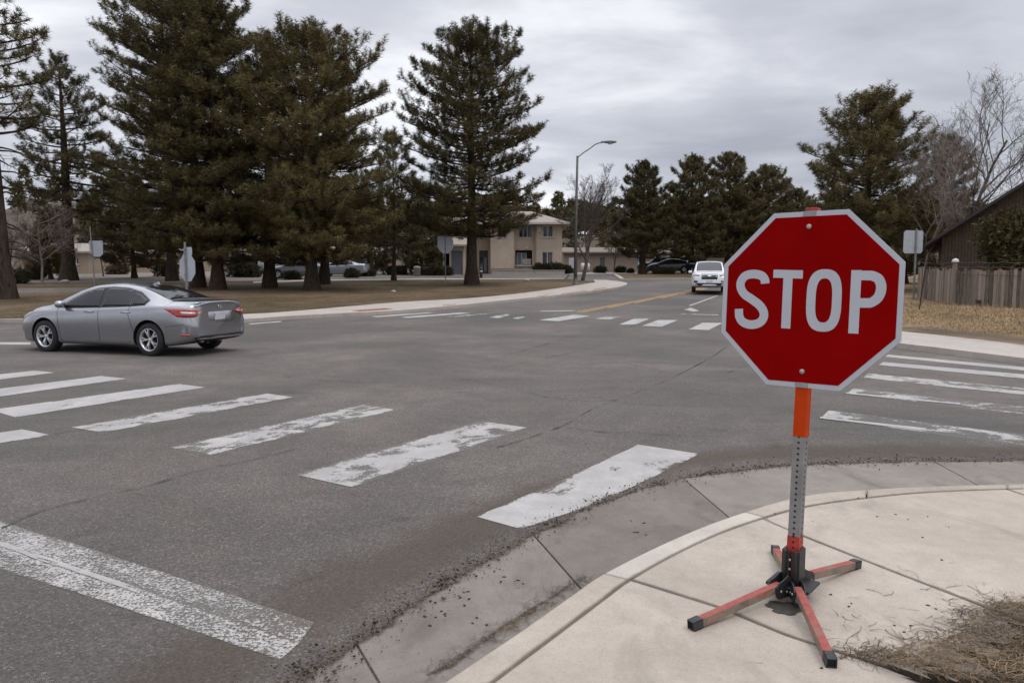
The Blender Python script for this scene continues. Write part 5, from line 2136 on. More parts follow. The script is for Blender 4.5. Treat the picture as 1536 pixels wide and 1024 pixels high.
pine('dense pine of the cluster standing alone between two trunk pairs', 407, 433, 46, 50, [(.08, 72), (.2, 90), (.4, 82), (.6, 62), (.8, 42), (.93, 22), (1, 4)], .11, 106, 135, .35, .85, group=PG, el0=-14)
pine('pine at the right edge of the cluster with thick flared trunk', 470, 438, 43, 42, [(.10, 76), (.22, 98), (.38, 116), (.55, 118), (.67, 112), (.77, 96), (.87, 70), (.94, 48), (1, 8)], .11, 107, 175, .36, .8, group=PG, el0=-12, one_side=.12)
pine('pine standing just behind the thick flared trunk of the cluster edge', 488, 430, 51, 60, [(.10, 55), (.22, 68), (.4, 66), (.6, 58), (.8, 40), (.93, 20), (1, 4)], .11, 108, 105, .32, .7, group=PG, el0=-14)
pine('small thin pine standing between the cluster and the lone tall pine', 592, 424, 57, 196, [(.16, 42), (.3, 58), (.5, 50), (.7, 38), (.88, 20), (1, 4)], .2, 109, 72, .17, .6, group=PG, el0=-8, fill=.85)
pine('tall lone pine on the lawn in front of the beige two storey building', 708, 428, 50, 40, [(.19, 70), (.24, 105), (.32, 112), (.42, 110), (.5, 106), (.6, 106), (.71, 100), (.8, 86), (.9, 64), (.96, 42), (1, 12)], .20, 110, 165, .40, .74, group=PG, el0=-10, fill=.95)
RG = 'pines beyond the road'
pine('conical pine on the island, leftmost of the pines beyond the road', 962, 413, 74, 243, [(.15, 40), (.25, 50), (.4, 47), (.55, 43), (.7, 35), (.85, 23), (.95, 10), (1, 2)], .15, 111, 118, .33, .85, NEEDLE_FAR, group=RG, bw=.034)
pine('dense pine behind the parked cars, second of the pines beyond the road', 1035, 411, 76, 233, [(.13, 44), (.25, 52), (.45, 48), (.65, 39), (.82, 28), (.94, 13), (1, 2)], .13, 112, 118, .33, .85, NEEDLE_FAR, group=RG, bw=.034)
pine('dense pine standing over the white vehicle beyond the road', 1087, 411, 78, 229, [(.13, 44), (.25, 56), (.45, 50), (.65, 40), (.82, 28), (.94, 13), (1, 2)], .13, 113, 118, .33, .85, NEEDLE_FAR, group=RG, bw=.034)
pine('lower rounded pine behind the upper left edge of the stop sign', 1143, 411, 80, 250, [(.13, 42), (.25, 52), (.45, 52), (.65, 46), (.82, 34), (.94, 15), (1, 2)], .13, 114, 118, .33, .85, NEEDLE_FAR, group=RG, bw=.034)
pine('shortest pine of the row just above the top of the stop sign', 1186, 411, 84, 285, [(.13, 36), (.3, 46), (.6, 38), (.82, 22), (1, 2)], .13, 115, 90, .3, .8, NEEDLE_FAR, group=RG, bw=.036)
pine('big broad pine right of the stop sign top, nearest of the right hand pines', 1294, 442, 44, 140, [(.10, 66), (.22, 86), (.38, 92), (.55, 88), (.65, 82), (.77, 66), (.87, 50), (.94, 32), (1, 6)], .12, 116, 150, .33, .72, group='pines behind the fence', el0=-8)
pine('smaller pine behind pale twigs, between the big pine and the bare trees', 1406, 430, 58, 203, [(.2, 30), (.35, 42), (.55, 44), (.75, 40), (.9, 22), (1, 4)], .22, 117, 90, .26, .7, group='pines behind the fence', el0=-8)
pine('dark evergreen filling the gap behind the stop sign edge and the fence end', 1352, 436, 52, 300, [(.05, 40), (.3, 52), (.6, 44), (.85, 24), (1, 4)], .05, 118, 80, .22, .9, group='pines behind the fence', el0=-6)
# small evergreens low in the background
pine('small dark spruce beyond the driveway left of the lone pine', 556, 421, 72, 318, [(.05, 34), (.3, 38), (.6, 26), (.85, 12), (1, 2)], .05, 119, 70, .2, .7, NEEDLE_FAR, group='small background evergreens', bw=.034, name='spruce_tree', cat='spruce')
pine('small dark spruce at the left corner of the beige building', 634, 420, 70, 292, [(.05, 30), (.3, 40), (.6, 32), (.85, 16), (1, 2)], .08, 120, 80, .2, .75, NEEDLE_FAR, group='small background evergreens', bw=.034, name='spruce_tree', cat='spruce')
pine('low drooping evergreen with a stubby trunk between the two left signs', 206, 424, 62, 292, [(.14, 36), (.3, 50), (.55, 46), (.8, 26), (1, 4)], .14, 121, 80, .2, .8, group='small background evergreens', el0=-18, name='spruce_tree', cat='spruce')

pine('low bushy evergreen with dark foliage in front of the left house porch', 82, 420, 60, 330, [(.05, 26), (.3, 34), (.6, 30), (.85, 16), (1, 3)], .08, 122, 60, .15, .8, group='small background evergreens', name='spruce_tree', cat='spruce')

# bare trees
BG = 'bare deciduous trees'
bare_tree('bare upright tree behind the street lamp pole with dark forked trunk', 873, 420, 60, 244, 46, 201, TWIG, tr=.17, kids=(13, 7, 6, 5), group=BG, t_first=.22, twig=.013, up=.7)
bare_tree('tall thin bare tree leaning right behind the wooden house roof', 1408, 440, 44, 105, 62, 202, TWIG, tr=.15, kids=(11, 7, 5, 4), group=BG, t_first=.3, lean=.15, twig=.012, up=.6)
bare_tree('pale grey bare tree with tangled twigs beside the big right pine', 1382, 438, 41, 190, 44, 203, TWIG_P, tr=.10, kids=(11, 8, 6, 5), group=BG, t_first=.3, twig=.012, up=.3)
bare_tree('bare tree with ragged twigs over the ridge side of the wooden house', 1520, 438, 50, 170, 40, 204, TWIG, tr=.12, kids=(10, 6, 5, 4), group=BG, t_first=.4, twig=.013, up=.4)
bare_tree('small bare tree between the tall leaning one and the wooden house roof', 1452, 438, 48, 262, 40, 205, TWIG, tr=.09, kids=(9, 6, 5, 4), group=BG, t_first=.35, twig=.011, up=.4)
bare_tree('small pale bare tree with a twiggy crown beside the medium left pine', 68, 424, 52, 286, 58, 206, TWIG_P, tr=.09, kids=(10, 7, 6, 5), group=BG, t_first=.3, twig=.013, up=.1)
bare_tree('low bare shrub-like tree just right of the leftmost thick trunk', 28, 430, 46, 318, 44, 207, TWIG, tr=.08, kids=(9, 6, 5, 4), group=BG, t_first=.25, twig=.012, up=.2)
bare_tree('thin bare tree in front of the beige hall right of the lamp', 920, 413, 78, 340, 30, 208, TWIG, tr=.08, kids=(9, 6, 5, 4), group=BG, t_first=.25, twig=.018, up=.4)
bare_tree('small bare tree seen against the pale far wall left of the grey signs', 160, 421, 66, 338, 26, 209, TWIG, tr=.07, kids=(8, 6, 5, 4), group=BG, t_first=.25, twig=.014, up=.4)

# shrubs and hedges
SG = 'clipped shrubs'
shrub('dark rounded hedge under the right windows of the beige two storey building', 823, 73.4, 46, 396.5, 301, HEDGE, 1300, .14, .5, SG, zoff=.12, lumps=10)
shrub('dark shrub at the corner of the low beige hall behind the street lamp', 846, 74.5, 24, 399, 302, HEDGE, 700, .14, .6, SG)
shrub('small round shrub in front of the low beige hall left of the conical pine', 930, 78, 14, 401, 303, HEDGE, 450, .12, .8, SG)
shrub('lowest ball shaped shrub on the island right of the thin bare tree', 944, 77, 9, 404, 304, HEDGE, 350, .11, .8, SG)
shrub('shrub at the foot of the low hall just right of the lamp pole', 899, 77, 16, 399, 305, HEDGE, 450, .12, .8, SG)
shrub('dark shrub on the island right of the conical pine trunk', 985, 73.5, 14, 403, 306, HEDGE, 450, .12, .8, SG)
shrub('dark shrub on the island in front of the black parked sedan', 1003, 73, 13, 402, 307, HEDGE, 450, .12, .8, SG)
shrub('long dark hedge between the small thin pine and the lone pine', 652, 68.5, 74, 401, 308, HEDGE, 1700, .14, .4, SG, lumps=16)
shrub('olive low hedge behind the thick flared trunk of the cluster', 545, 66, 42, 406, 309, HEDGE, 900, .13, .5, SG, lumps=9)
shrub('dark hedge between the olive low hedge and the small thin pine', 598, 70, 46, 400, 310, HEDGE, 1100, .14, .5, SG, lumps=10)
shrub('dark shrub at the foot of the leftmost thick trunk near the house', 34, 52, 30, 404, 311, HEDGE, 800, .12, .7, SG)
shrub('dark low shrubs beside the porch of the left house', 62, 58, 30, 399, 312, HEDGE, 800, .12, .7, SG)
shrub('long dark shrub mass behind the sedan between pine trunks', 372, 64, 66, 396, 313, HEDGE, 1300, .14, .5, SG, lumps=12)
shrub('dark ragged shrub under the pine crowns beside the narrow octagon sign', 252, 66, 40, 392, 320, HEDGE, 900, .13, .6, SG, lumps=9)
shrub('tall dark shrub behind the driveway between the third and fourth trunks', 388, 76, 44, 386, 321, HEDGE, 900, .14, .6, SG, lumps=9)
shrub('dark shrub partly hiding the silver parked sedan under the pines', 532, 62.5, 30, 405, 322, HEDGE, 700, .12, .6, SG, lumps=8)
shrub('dark shrub partly hiding the grey parked sedan in the driveway', 440, 58, 26, 409, 323, HEDGE, 600, .12, .6, SG, lumps=7)
shrub('brown leafless shrub against the long pale house at the left', 182, 72, 34, 398, 324, MULCHB, 800, .13, .6, SG, lumps=8)
shrub('big shaggy juniper crowding the wall of the wooden house at the right edge', 1536, 33, 124, 262, 314, JUNIPER, 6500, .15, .8, None, name='juniper', cat='juniper', lumps=18)
shrub('dry brown weeds at the foot of the wooden fence', 1486, 30, 60, 456, 315, MULCHB, 700, .10, .3, None, name='weed_clump', cat='weeds', lumps=9)


# ------------------------------------------------------------------ hills with woods
def hill(name, x0, x1, y0, y1, h, seed, prof):
    r = np.random.default_rng(seed)
    nx, ny = 70, 26
    xs, ys = np.linspace(x0, x1, nx), np.linspace(y0, y1, ny)
    ph = r.uniform(0, 6.28, 8)
    V = []
    for y in ys:
        for x in xs:
            t = (y - y0) / (y1 - y0)
            b = math.sin(min(t * 1.15, 1) * PI / 2) ** 1.3
            n = 1 + .10 * math.sin(x * .043 + ph[0]) + .06 * math.sin(x * .11 + ph[1] + y * .05) + .03 * math.sin(x * .27 + ph[2])
            V.append((x, y, gz(y0) - .6 + h * b * n * prof(x)))
    F = [(j * nx + i, j * nx + i + 1, (j + 1) * nx + i + 1, (j + 1) * nx + i) for j in range(ny - 1) for i in range(nx - 1)]
    o = np_mesh(name, V, F, HILLM, smooth=True)
    o['kind'] = 'structure'
    return lambda x, y: gz(y0) - .6 + h * math.sin(min((y - y0) / (y1 - y0) * 1.15, 1) * PI / 2) ** 1.3 * (1 + .10 * math.sin(x * .043 + ph[0])) * prof(x)


hz = hill('hill', -190, 130, 104, 230, 17, 41, lambda x: .62 + .38 / (1 + math.exp((x + 20) / 18)) * 1.0 if x < 40 else .62)


def woods():
    r = np.random.default_rng(77)
    pos, ax, la, sz = [], [], [], []
    Vs = []
    TT = Tubes()
    for i in range(520):
        x, y = r.uniform(-180, 120), r.uniform(112, 226)
        if x < -45 and r.random() < .62:
            continue
        h = r.uniform(4.5, 9.5)
        z = hz(x, y)
        n = 150
        t = r.random(n) ** .8
        a = r.uniform(0, 6.28, n)
        R = h * .2 * (1.05 - t) ** .8 * r.uniform(.4, 1.1, n)
        p = np.column_stack([x + np.cos(a) * R, y + np.sin(a) * R, z + .6 + t * h])
        d = unit(np.column_stack([np.cos(a), np.sin(a), np.full(n, .4)]))
        Vs.append(tuft_mesh(p, d, np.full(n, .8), r, 5, .8, .34, .5))
        TT.add([(x, y, z - .5), (x, y, z + h * .9)], [.18, .03], 4)
    V = np.concatenate(Vs)
    o = np_mesh('distant_woods', V, np.arange(len(V)).reshape(-1, 3), NEEDLE_FAR)
    tag(o, 'dark conifer woods covering the far hill behind the buildings', 'woods', kind='stuff')


woods()
# ------------------------------------------------------------------ buildings and fence
STUCCO = plain('tan_stucco', (0.49, 0.395, 0.305), 0.9, var=0.10, scale=1.6, bump=.1)
STUCCO2 = plain('buff_stucco', (0.31, 0.243, 0.185), 0.9, var=0.10, scale=1.2, bump=.1)
PLINTH = plain('plinth', (0.22, 0.185, 0.155), 0.9, var=.15, scale=3)
SHINGLE = plain('tan_shingles', (0.29, 0.25, 0.215), 0.9, var=.18, scale=9)
FASCIA = plain('pale_fascia', (0.47, 0.44, 0.40), 0.7, var=.06)
FRAME_W = plain('window_frame_white', (0.55, 0.54, 0.52), 0.5, var=.05)
DARKW = plain('dark_pane', (0.018, 0.019, 0.021), 0.06, spec=.6)
CURTAIN = plain('curtain', (0.16, 0.125, 0.095), 0.8)
BLUEDOOR = plain('grey_blue_door', (0.13, 0.14, 0.16), 0.6, var=.1)
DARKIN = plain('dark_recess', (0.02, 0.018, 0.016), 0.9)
WOODW = plain('brown_boards', (0.075, 0.055, 0.035), 0.9, var=.3, scale=5)


def facade(mb, x0, x1, z0, z1, y, th, holes, mi=0):
    """wall in the xz plane at depth y..y+th, with rectangular openings cut through"""
    xs = sorted({x0, x1, *[h[0] for h in holes], *[h[1] for h in holes]})
    zs = sorted({z0, z1, *[h[2] for h in holes], *[h[3] for h in holes]})
    for i in range(len(xs) - 1):
        for j in range(len(zs) - 1):
            cx, cz = (xs[i] + xs[i + 1]) / 2, (zs[j] + zs[j + 1]) / 2
            if any(h[0] < cx < h[1] and h[2] < cz < h[3] for h in holes):
                continue
            mb.box((cx, y + th / 2, cz), (xs[i + 1] - xs[i], th, zs[j + 1] - zs[j]), mi)


def window(parent, x0, x1, z0, z1, y, mull=1, curtain=None, pane=None, sill=True, name='window'):
    mb = MB()
    t = .06
    w, h = x1 - x0, z1 - z0
    cx, cz = (x0 + x1) / 2, (z0 + z1) / 2
    mb.box((cx, y, z1 - t / 2), (w, .08, t))
    mb.box((cx, y, z0 + t / 2), (w, .08, t))
    for k in range(mull + 2):
        f = k / (mull + 1)
        xx = x0 + t / 2 + (w - t) * f
        mb.box((xx, y + .002, cz), (t * (1.2 if 0 < k <= mull else 1), .07, h - 2 * t))
    o = mb.build(name, [FRAME_W], parent)
    mb = MB()
    mb.box((cx, y + .05, cz), (w - .02, .02, h - .02))
    mb.build('pane', [pane or DARKW], o)
    if curtain:
        mb = MB()
        a, b = x0 + w * curtain[0], x0 + w * curtain[1]
        mb.box(((a + b) / 2, y + .032, cz), (b - a, .01, h - .13))
        mb.build('curtain', [CURTAIN], o)
    if sill:
        mb = MB()
        mb.box((cx, y - .12, z0 - .05), (w + .2, .22, .10))
        mb.build('sill', [FASCIA], o)
    return o


def build_apartment():
    Y = 75.0
    z0 = gz(Y) + .05
    X0 = XY(770, Y)
    root = thing('apartment_building', 'beige two storey stucco building with tan hip roof behind the lone pine', 'building', (X0, Y, z0))
    X = lambda px: W(px, 400, Y)[0] - X0
    Z = lambda py: W(770, py, Y)[1] - z0
    # right block
    mb = MB()
    xa, xb, ze = X(803), X(843), Z(335)
    wins = [(X(814), X(829), Z(355.5), Z(338)), (X(813), X(829), Z(397), Z(378))]
    facade(mb, xa, xb, -.5, ze, 0, .3, wins)
    mb.box((xb - .15, 5.3, ze / 2 - .25), (.3, 10.0, ze + .5))
    mb.box((xa + .15, 5.3, ze / 2 - .25), (.3, 10.0, ze + .5))
    mb.box(((xa + xb) / 2, 10.2, ze / 2 - .25), (xb - xa, .3, ze + .5))
    # middle bay, a little recessed, with the balcony openings
    xc = X(771)
    rec = .45
    opn = [(X(773), X(798.5), Z(397.5), Z(375)), (X(778), X(798), Z(356), Z(337))]
    facade(mb, xc, xa - .002, -.5, ze, rec, .3, opn)
    # left block, proud
    xd = X(736)
    facade(mb, xd, xc - .002, -.5, ze, -.35, .3, [(X(746), X(760), Z(356), Z(340))])
    mb.box((xc - .15, .15, ze / 2 - .25), (.296, .58, ze + .5))
    mb.box((xd + .15, 5.1, ze / 2 - .25), (.296, 10.2, ze + .49))
    # far left recess with the dark door
    xe = X(640)
    facade(mb, xe, xd - .002, -.5, Z(338), 1.2, .3, [(X(718), X(731.5), -.1, Z(375)), (X(700), X(712), -.1, Z(375)), (X(700), X(728), Z(356), Z(342))])
    mb.build('wall', [STUCCO], root)
    mb = MB()
    mb.box(((xd + xc) / 2, -.40, .12), (xc - xd + .1, .12, .95))
    mb.build('plinth', [PLINTH], root)
    window(root, *wins[0], .12, 1, (.70, .97))
    window(root, *wins[1], .12, 1, (.66, .97))
    # ground floor opening: recessed porch with a dark glazed door and pale post
    a = opn[0]
    mb = MB()
    mb.box(((a[0] + a[1]) / 2, rec + 1.5, (a[2] + a[3]) / 2), (a[1] - a[0] + .4, .1, a[3] - a[2] + .6))
    mb.build('porch_wall', [plain('porch_brown', (0.10, 0.085, 0.065), .9)], root)
    window(root, a[0] + .15, a[0] + 1.15, a[2] + .02, a[3] - .25, rec + .6, 1, sill=False)
    mb = MB()
    mb.box(((a[0] + a[1]) / 2, rec - .02, a[2] - .06), (a[1] - a[0] + .1, .36, .12))
    mb.box((a[1] - .55, rec + .6, a[2] + .35), (.9, .25, .6))
    mb.build('porch_ledge', [FASCIA], root)
    b = opn[1]
    window(root, b[0], b[1], b[2], b[3], rec + .2, 2)
    window(root, X(746), X(760), Z(356), Z(340), -.2, 1)
    window(root, X(700), X(728), Z(356), Z(342), 1.35, 3)
    mb = MB()
    mb.box(((X(718) + X(731.5)) / 2, 1.42, (Z(375)) / 2), (X(731.5) - X(718), .08, Z(375) + .1))
    o = mb.build('door', [plain('dark_door', (0.05, 0.05, 0.05), .6)], root)
    mb = MB()
    for k in range(2):
        mb.box((X(721) + k * .42, 1.36, 1.0), (.30, .03, 1.5))
    mb.build('door_panel', [DARKW], o)
    mb = MB()
    mb.box(((X(700) + X(712)) / 2, 1.42, (Z(375)) / 2), (X(712) - X(700), .08, Z(375) + .1))
    mb.build('door', [DARKIN], root)
    # vents and lamp boxes on the wall
    mb = MB()
    mb.box((X(808.5), -.06, Z(344.5)), (.36, .12, .55))
    mb.build('meter_box', [plain('meter_box_grey', (0.5, 0.47, 0.43), .6)], root)
    mb = MB()
    for pxx in (777, 790):
        mb.box((X(pxx), rec - .07, Z(371.5)), (.22, .14, .14))
    mb.build('wall_lamp', [FRAME_W], root)
    # downpipe
    mb = MB()
    mb.box((X(803.5), -.06, ze / 2), (.09, .09, ze))
    mb.build('downpipe', [plain('downpipe_tan', (0.30, 0.235, 0.18), .7)], root)
    # hip roof
    ov = .7
    L, R_, F_, B_ = xe - .2, xb + ov, -.35 - ov, 10.2 + ov
    zr = Z(311)
    yr = (F_ + B_) / 2
    rx0, rx1 = L + 4.5, X(800)
    zz = ze + .02
    mb = MB()
    vs = [(L, F_, zz), (R_, F_, zz), (R_, B_, zz), (L, B_, zz), (rx0, yr, zr), (rx1, yr, zr)]
    th = .16
    vs2 = [(x, y, z - th) for x, y, z in vs[:4]]
    mb.add(vs + vs2, [(0, 1, 5, 4), (1, 2, 5), (2, 3, 4, 5), (3, 0, 4), (9, 8, 7, 6)])
    roof = mb.build('roof', [SHINGLE], root)
    mb = MB()
    for (p, q) in ((0, 1), (1, 2), (2, 3), (3, 0)):
        a, b = Vector(vs[p]), Vector(vs[q])
        mb.bar(a + Vector((0, 0, -.07)), b + Vector((0, 0, -.07)), .09, .20, 0)
    mb.build('fascia', [FASCIA], roof)
    mb = MB()
    for xx in (X(782), X(806)):
        mb.tube([(xx, yr - 2.2, zr - 1.5), (xx, yr - 2.2, zr - .55)], .09, 8)
    mb.build('vent_pipe', [GREYPOST], roof)


build_apartment()


def simple_building(name, label, px0, px1, Y, py_top, mat, openings, depth=9, roof=None, roof_mat=None, z_off=.05, ridge=None, cat='building', frames=True):
    z0 = gz(Y) + z_off
    xm = (XY(px0, Y) + XY(px1, Y)) / 2
    root = thing(name, label, cat, (xm, Y, z0))
    X = lambda px: W(px, 400, Y)[0] - xm
    Z = lambda py: W(px0, py, Y)[1] - z0
    x0, x1, zt = X(px0), X(px1), Z(py_top)
    hs = [(X(a), X(b), max(Z(d), -.1), Z(c)) for a, b, c, d, k in openings]
    mb = MB()
    facade(mb, x0, x1, -.6, zt, 0, .3, hs)
    mb.box((x0 + .15, depth / 2 + .15, zt / 2 - .3), (.296, depth - .3, zt + .59))
    mb.box((x1 - .15, depth / 2 + .15, zt / 2 - .3), (.296, depth - .3, zt + .59))
    mb.box((xm - xm, depth, zt / 2 - .3), (x1 - x0 - .6, .3, zt + .58))
    mb.build('wall', [mat], root)
    for (a, b, c, d), (_, _, _, _, k) in zip(hs, openings):
        if k == 'door':
            mb = MB()
            mb.box(((a + b) / 2, .18, (c + d) / 2), (b - a - .02, .06, d - c - .02))
            o = mb.build('door', [BLUEDOOR], root)
            mb = MB()
            nn = 4
            for q in range(nn):
                mb.box(((a + b) / 2, .14, c + (d - c) * (q + .5) / nn), (b - a - .15, .03, (d - c) / nn - .08))
            mb.build('door_panel', [BLUEDOOR], o)
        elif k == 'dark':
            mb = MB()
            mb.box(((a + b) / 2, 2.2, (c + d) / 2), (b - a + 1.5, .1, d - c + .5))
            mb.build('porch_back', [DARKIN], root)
            mb = MB()
            mb.box((a + (b - a) * .45, .15, (c + d) / 2), (.14, .14, d - c))
            mb.build('porch_post', [FASCIA], root)
        else:
            window(root, a, b, c, d, .14, 1, sill=True)
    zr = Z(ridge) if ridge else zt + 1.2
    ov = .5
    mb = MB()
    yr = depth / 2
    vs = [(x0 - ov, -ov, zt), (x1 + ov, -ov, zt), (x1 + ov, depth + ov, zt), (x0 - ov, depth + ov, zt), (x0 - ov, yr, zr), (x1 + ov, yr, zr)]
    lo = [(x, y, z - .18) for x, y, z in vs]
    mb.add(vs + lo, [(0, 1, 5, 4), (2, 3, 4, 5), (6, 10, 11, 7), (8, 11, 10, 9), (0, 6, 7, 1), (2, 8, 9, 3), (0, 4, 10, 6), (4, 3, 9, 10), (1, 7, 11, 5), (5, 11, 8, 2)])
    mb.build('roof', [roof_mat or SHINGLE], root)
    # gable infill
    for xx in (x0 + .15, x1 - .15):
        mb = MB()
        mb.add([(xx - .05, 0, zt - .02), (xx - .05, depth, zt - .02), (xx - .05, yr, zr - .2), (xx + .05, 0, zt - .02), (xx + .05, depth, zt - .02), (xx + .05, yr, zr - .2)],
               [(0, 1, 2), (5, 4, 3), (0, 3, 4, 1), (1, 4, 5, 2), (2, 5, 3, 0)])
        mb.build('gable', [mat], root)
    return root


simple_building('hall', 'long low beige hall with pale roof edge behind the parked cars', 846, 1235, 92, 378, STUCCO2,
                [(955, 960, 385, 393, 'w'), (1005, 1013, 384, 393, 'w'), (1052, 1060, 384, 394, 'w'), (900, 907, 386, 410, 'door')], 14, ridge=368, roof_mat=plain('brown_roof', (0.17, 0.135, 0.108), .9, var=.15, scale=6))
simple_building('garage', 'low beige wing with grey blue doors left of the two storey building', 636, 696, 72, 367, STUCCO,
                [(677, 694, 376, 415, 'door'), (658, 674, 377, 415, 'dark'), (643, 652, 384, 395, 'w')], 7, ridge=343)
simple_building('house', 'low tan house seen between the pine trunks behind the driveway', 486, 585, 84, 382, STUCCO2,
                [(500, 510, 388, 398, 'w'), (533, 540, 388, 410, 'dark'), (556, 566, 388, 398, 'w')], 9, ridge=368)
simple_building('house', 'pale tan house with dark porch at the far left behind the bare trees', 22, 132, 74, 377, STUCCO2,
                [(46, 74, 384, 411, 'dark'), (80, 101, 384, 411, 'dark'), (110, 118, 386, 396, 'w')], 9, ridge=362)
simple_building('house', 'long pale house with low dark eaves right of the far left porch', 138, 262, 82, 380, STUCCO,
                [(150, 158, 387, 408, 'dark'), (182, 192, 388, 397, 'w'), (226, 238, 388, 397, 'w')], 9, ridge=366, roof_mat=plain('grey_shingles', (0.15, 0.135, 0.12), .9, var=.2, scale=9))
simple_building('house', 'small brown house seen under the dense pine crowns of the cluster', 330, 420, 88, 384, plain('brown_stucco', (0.24, 0.18, 0.135), .9, var=.12), [(350, 360, 389, 398, 'w'), (385, 393, 389, 408, 'dark')], 9, ridge=370)


def build_cabin():
    # the boarded gable faces the junction, square to the sight line from the corner
    a = rad(-32)
    Q = Vector((XY(1450, 38.0), 38.0, 0))
    u = Vector((math.cos(a), math.sin(a), 0))
    nrm = Vector((-u.y, u.x, 0))
    z0 = gz(38) + .1
    root = thing('wooden_house', 'dark brown boarded house with a steep roof edge at the right frame edge', 'house', (Q.x, Q.y, z0), a)

    def hit(px, py):
        d = Vector(ray(px, py))
        t = Q.dot(nrm) / d.dot(nrm)
        p = d * t
        return ((p - Q).dot(u), CAM_H + d.z * t - z0)
    X = lambda px: hit(px, 330)[0]
    e = hit(1388, 366)          # eave of the rake
    rdg = hit(1618, 222)        # ridge
    far = (2 * rdg[0] - e[0], e[1])
    wx0, wx1 = e[0] + .75, far[0] - .75
    sl = (rdg[1] - e[1]) / (rdg[0] - e[0])
    zr = lambda x: rdg[1] - abs(x - rdg[0]) * sl - .16
    mb = MB()
    # boards: each a thin upright plank with a small gap, over a solid back wall
    n = 74
    xs = np.linspace(wx0, wx1, n + 1)
    r = random.Random(8)
    for i in range(n):
        a, b = xs[i] + .008, xs[i + 1] - .008
        za, zb = zr(a), zr(b)
        y = -.02 - r.random() * .012
        mb.add([(a, y, -.4), (b, y, -.4), (b, y, zb), (a, y, za), (a, .1, -.4), (b, .1, -.4), (b, .1, zb), (a, .1, za)],
               [(0, 1, 2, 3), (0, 3, 7, 4), (1, 5, 6, 2), (3, 2, 6, 7)], 0)
    mb.add([(wx0, .05, -.4), (wx1, .05, -.4), (wx1, .05, zr(wx1)), (rdg[0], .05, rdg[1] - .16), (wx0, .05, zr(wx0))], [(0, 1, 2, 3, 4)], 1)
    mb.box((wx0 + .05, 5, zr(wx0) / 2 - .2), (.1, 9.8, zr(wx0) + .4), 0)
    mb.build('wall', [WOODW, DARKIN], root)
    mb = MB()
    th = .22
    for p, q in ((e, rdg), (far, rdg)):
        a0, a1 = Vector((p[0], -.6, p[1])), Vector((q[0], -.6, q[1]))
        b0, b1 = Vector((p[0], 10, p[1])), Vector((q[0], 10, q[1]))
        dn = Vector((0, 0, -th))
        mb.add([a0, a1, b1, b0, a0 + dn, a1 + dn, b1 + dn, b0 + dn], [(0, 1, 2, 3), (7, 6, 5, 4), (0, 4, 5, 1), (3, 2, 6, 7), (0, 3, 7, 4)], 0)
    rf = mb.build('roof', [plain('dark_shingles', (0.045, 0.04, 0.037), .9, var=.3, scale=7)], root)
    mb = MB()
    for p, q in ((e, rdg), (far, rdg)):
        mb.bar((p[0], -.63, p[1] - .12), (q[0], -.63, q[1] - .12), .05, .24, 0, up=(0, 1, 0))
    mb.build('barge_board', [plain('barge_brown', (0.05, 0.04, 0.033), .8, var=.25)], rf)
    mb = MB()
    for px in (1424, 1446, 1468, 1492):
        x = X(px)
        mb.box((x, -.3, zr(x) - .06), (.09, .55, .14))
    mb.build('rafter_end', [plain('rafter_brown', (0.03, 0.024, 0.02), .9)], rf)


build_cabin()


def make_fencewood():
    k = NT('weathered_fence_wood')
    co = k.coord(scale=(1, 1, .12))
    f = k.noise(co, 22, 6, .7, .3)
    g = k.n('NewGeometry')
    rr = g.outputs['Random Per Island']
    s = k.math('ADD', k.math('MULTIPLY', f, .6), k.math('MULTIPLY', rr, .4))
    k.set(Base_Color=k.ramp(s, [(.28, (.075, .058, .045)), (.5, (.19, .152, .122)), (.72, (.33, .27, .215))]), Roughness=.95)
    k.bump(f, .5, .01)
    return k.m


FENCEW = make_fencewood()


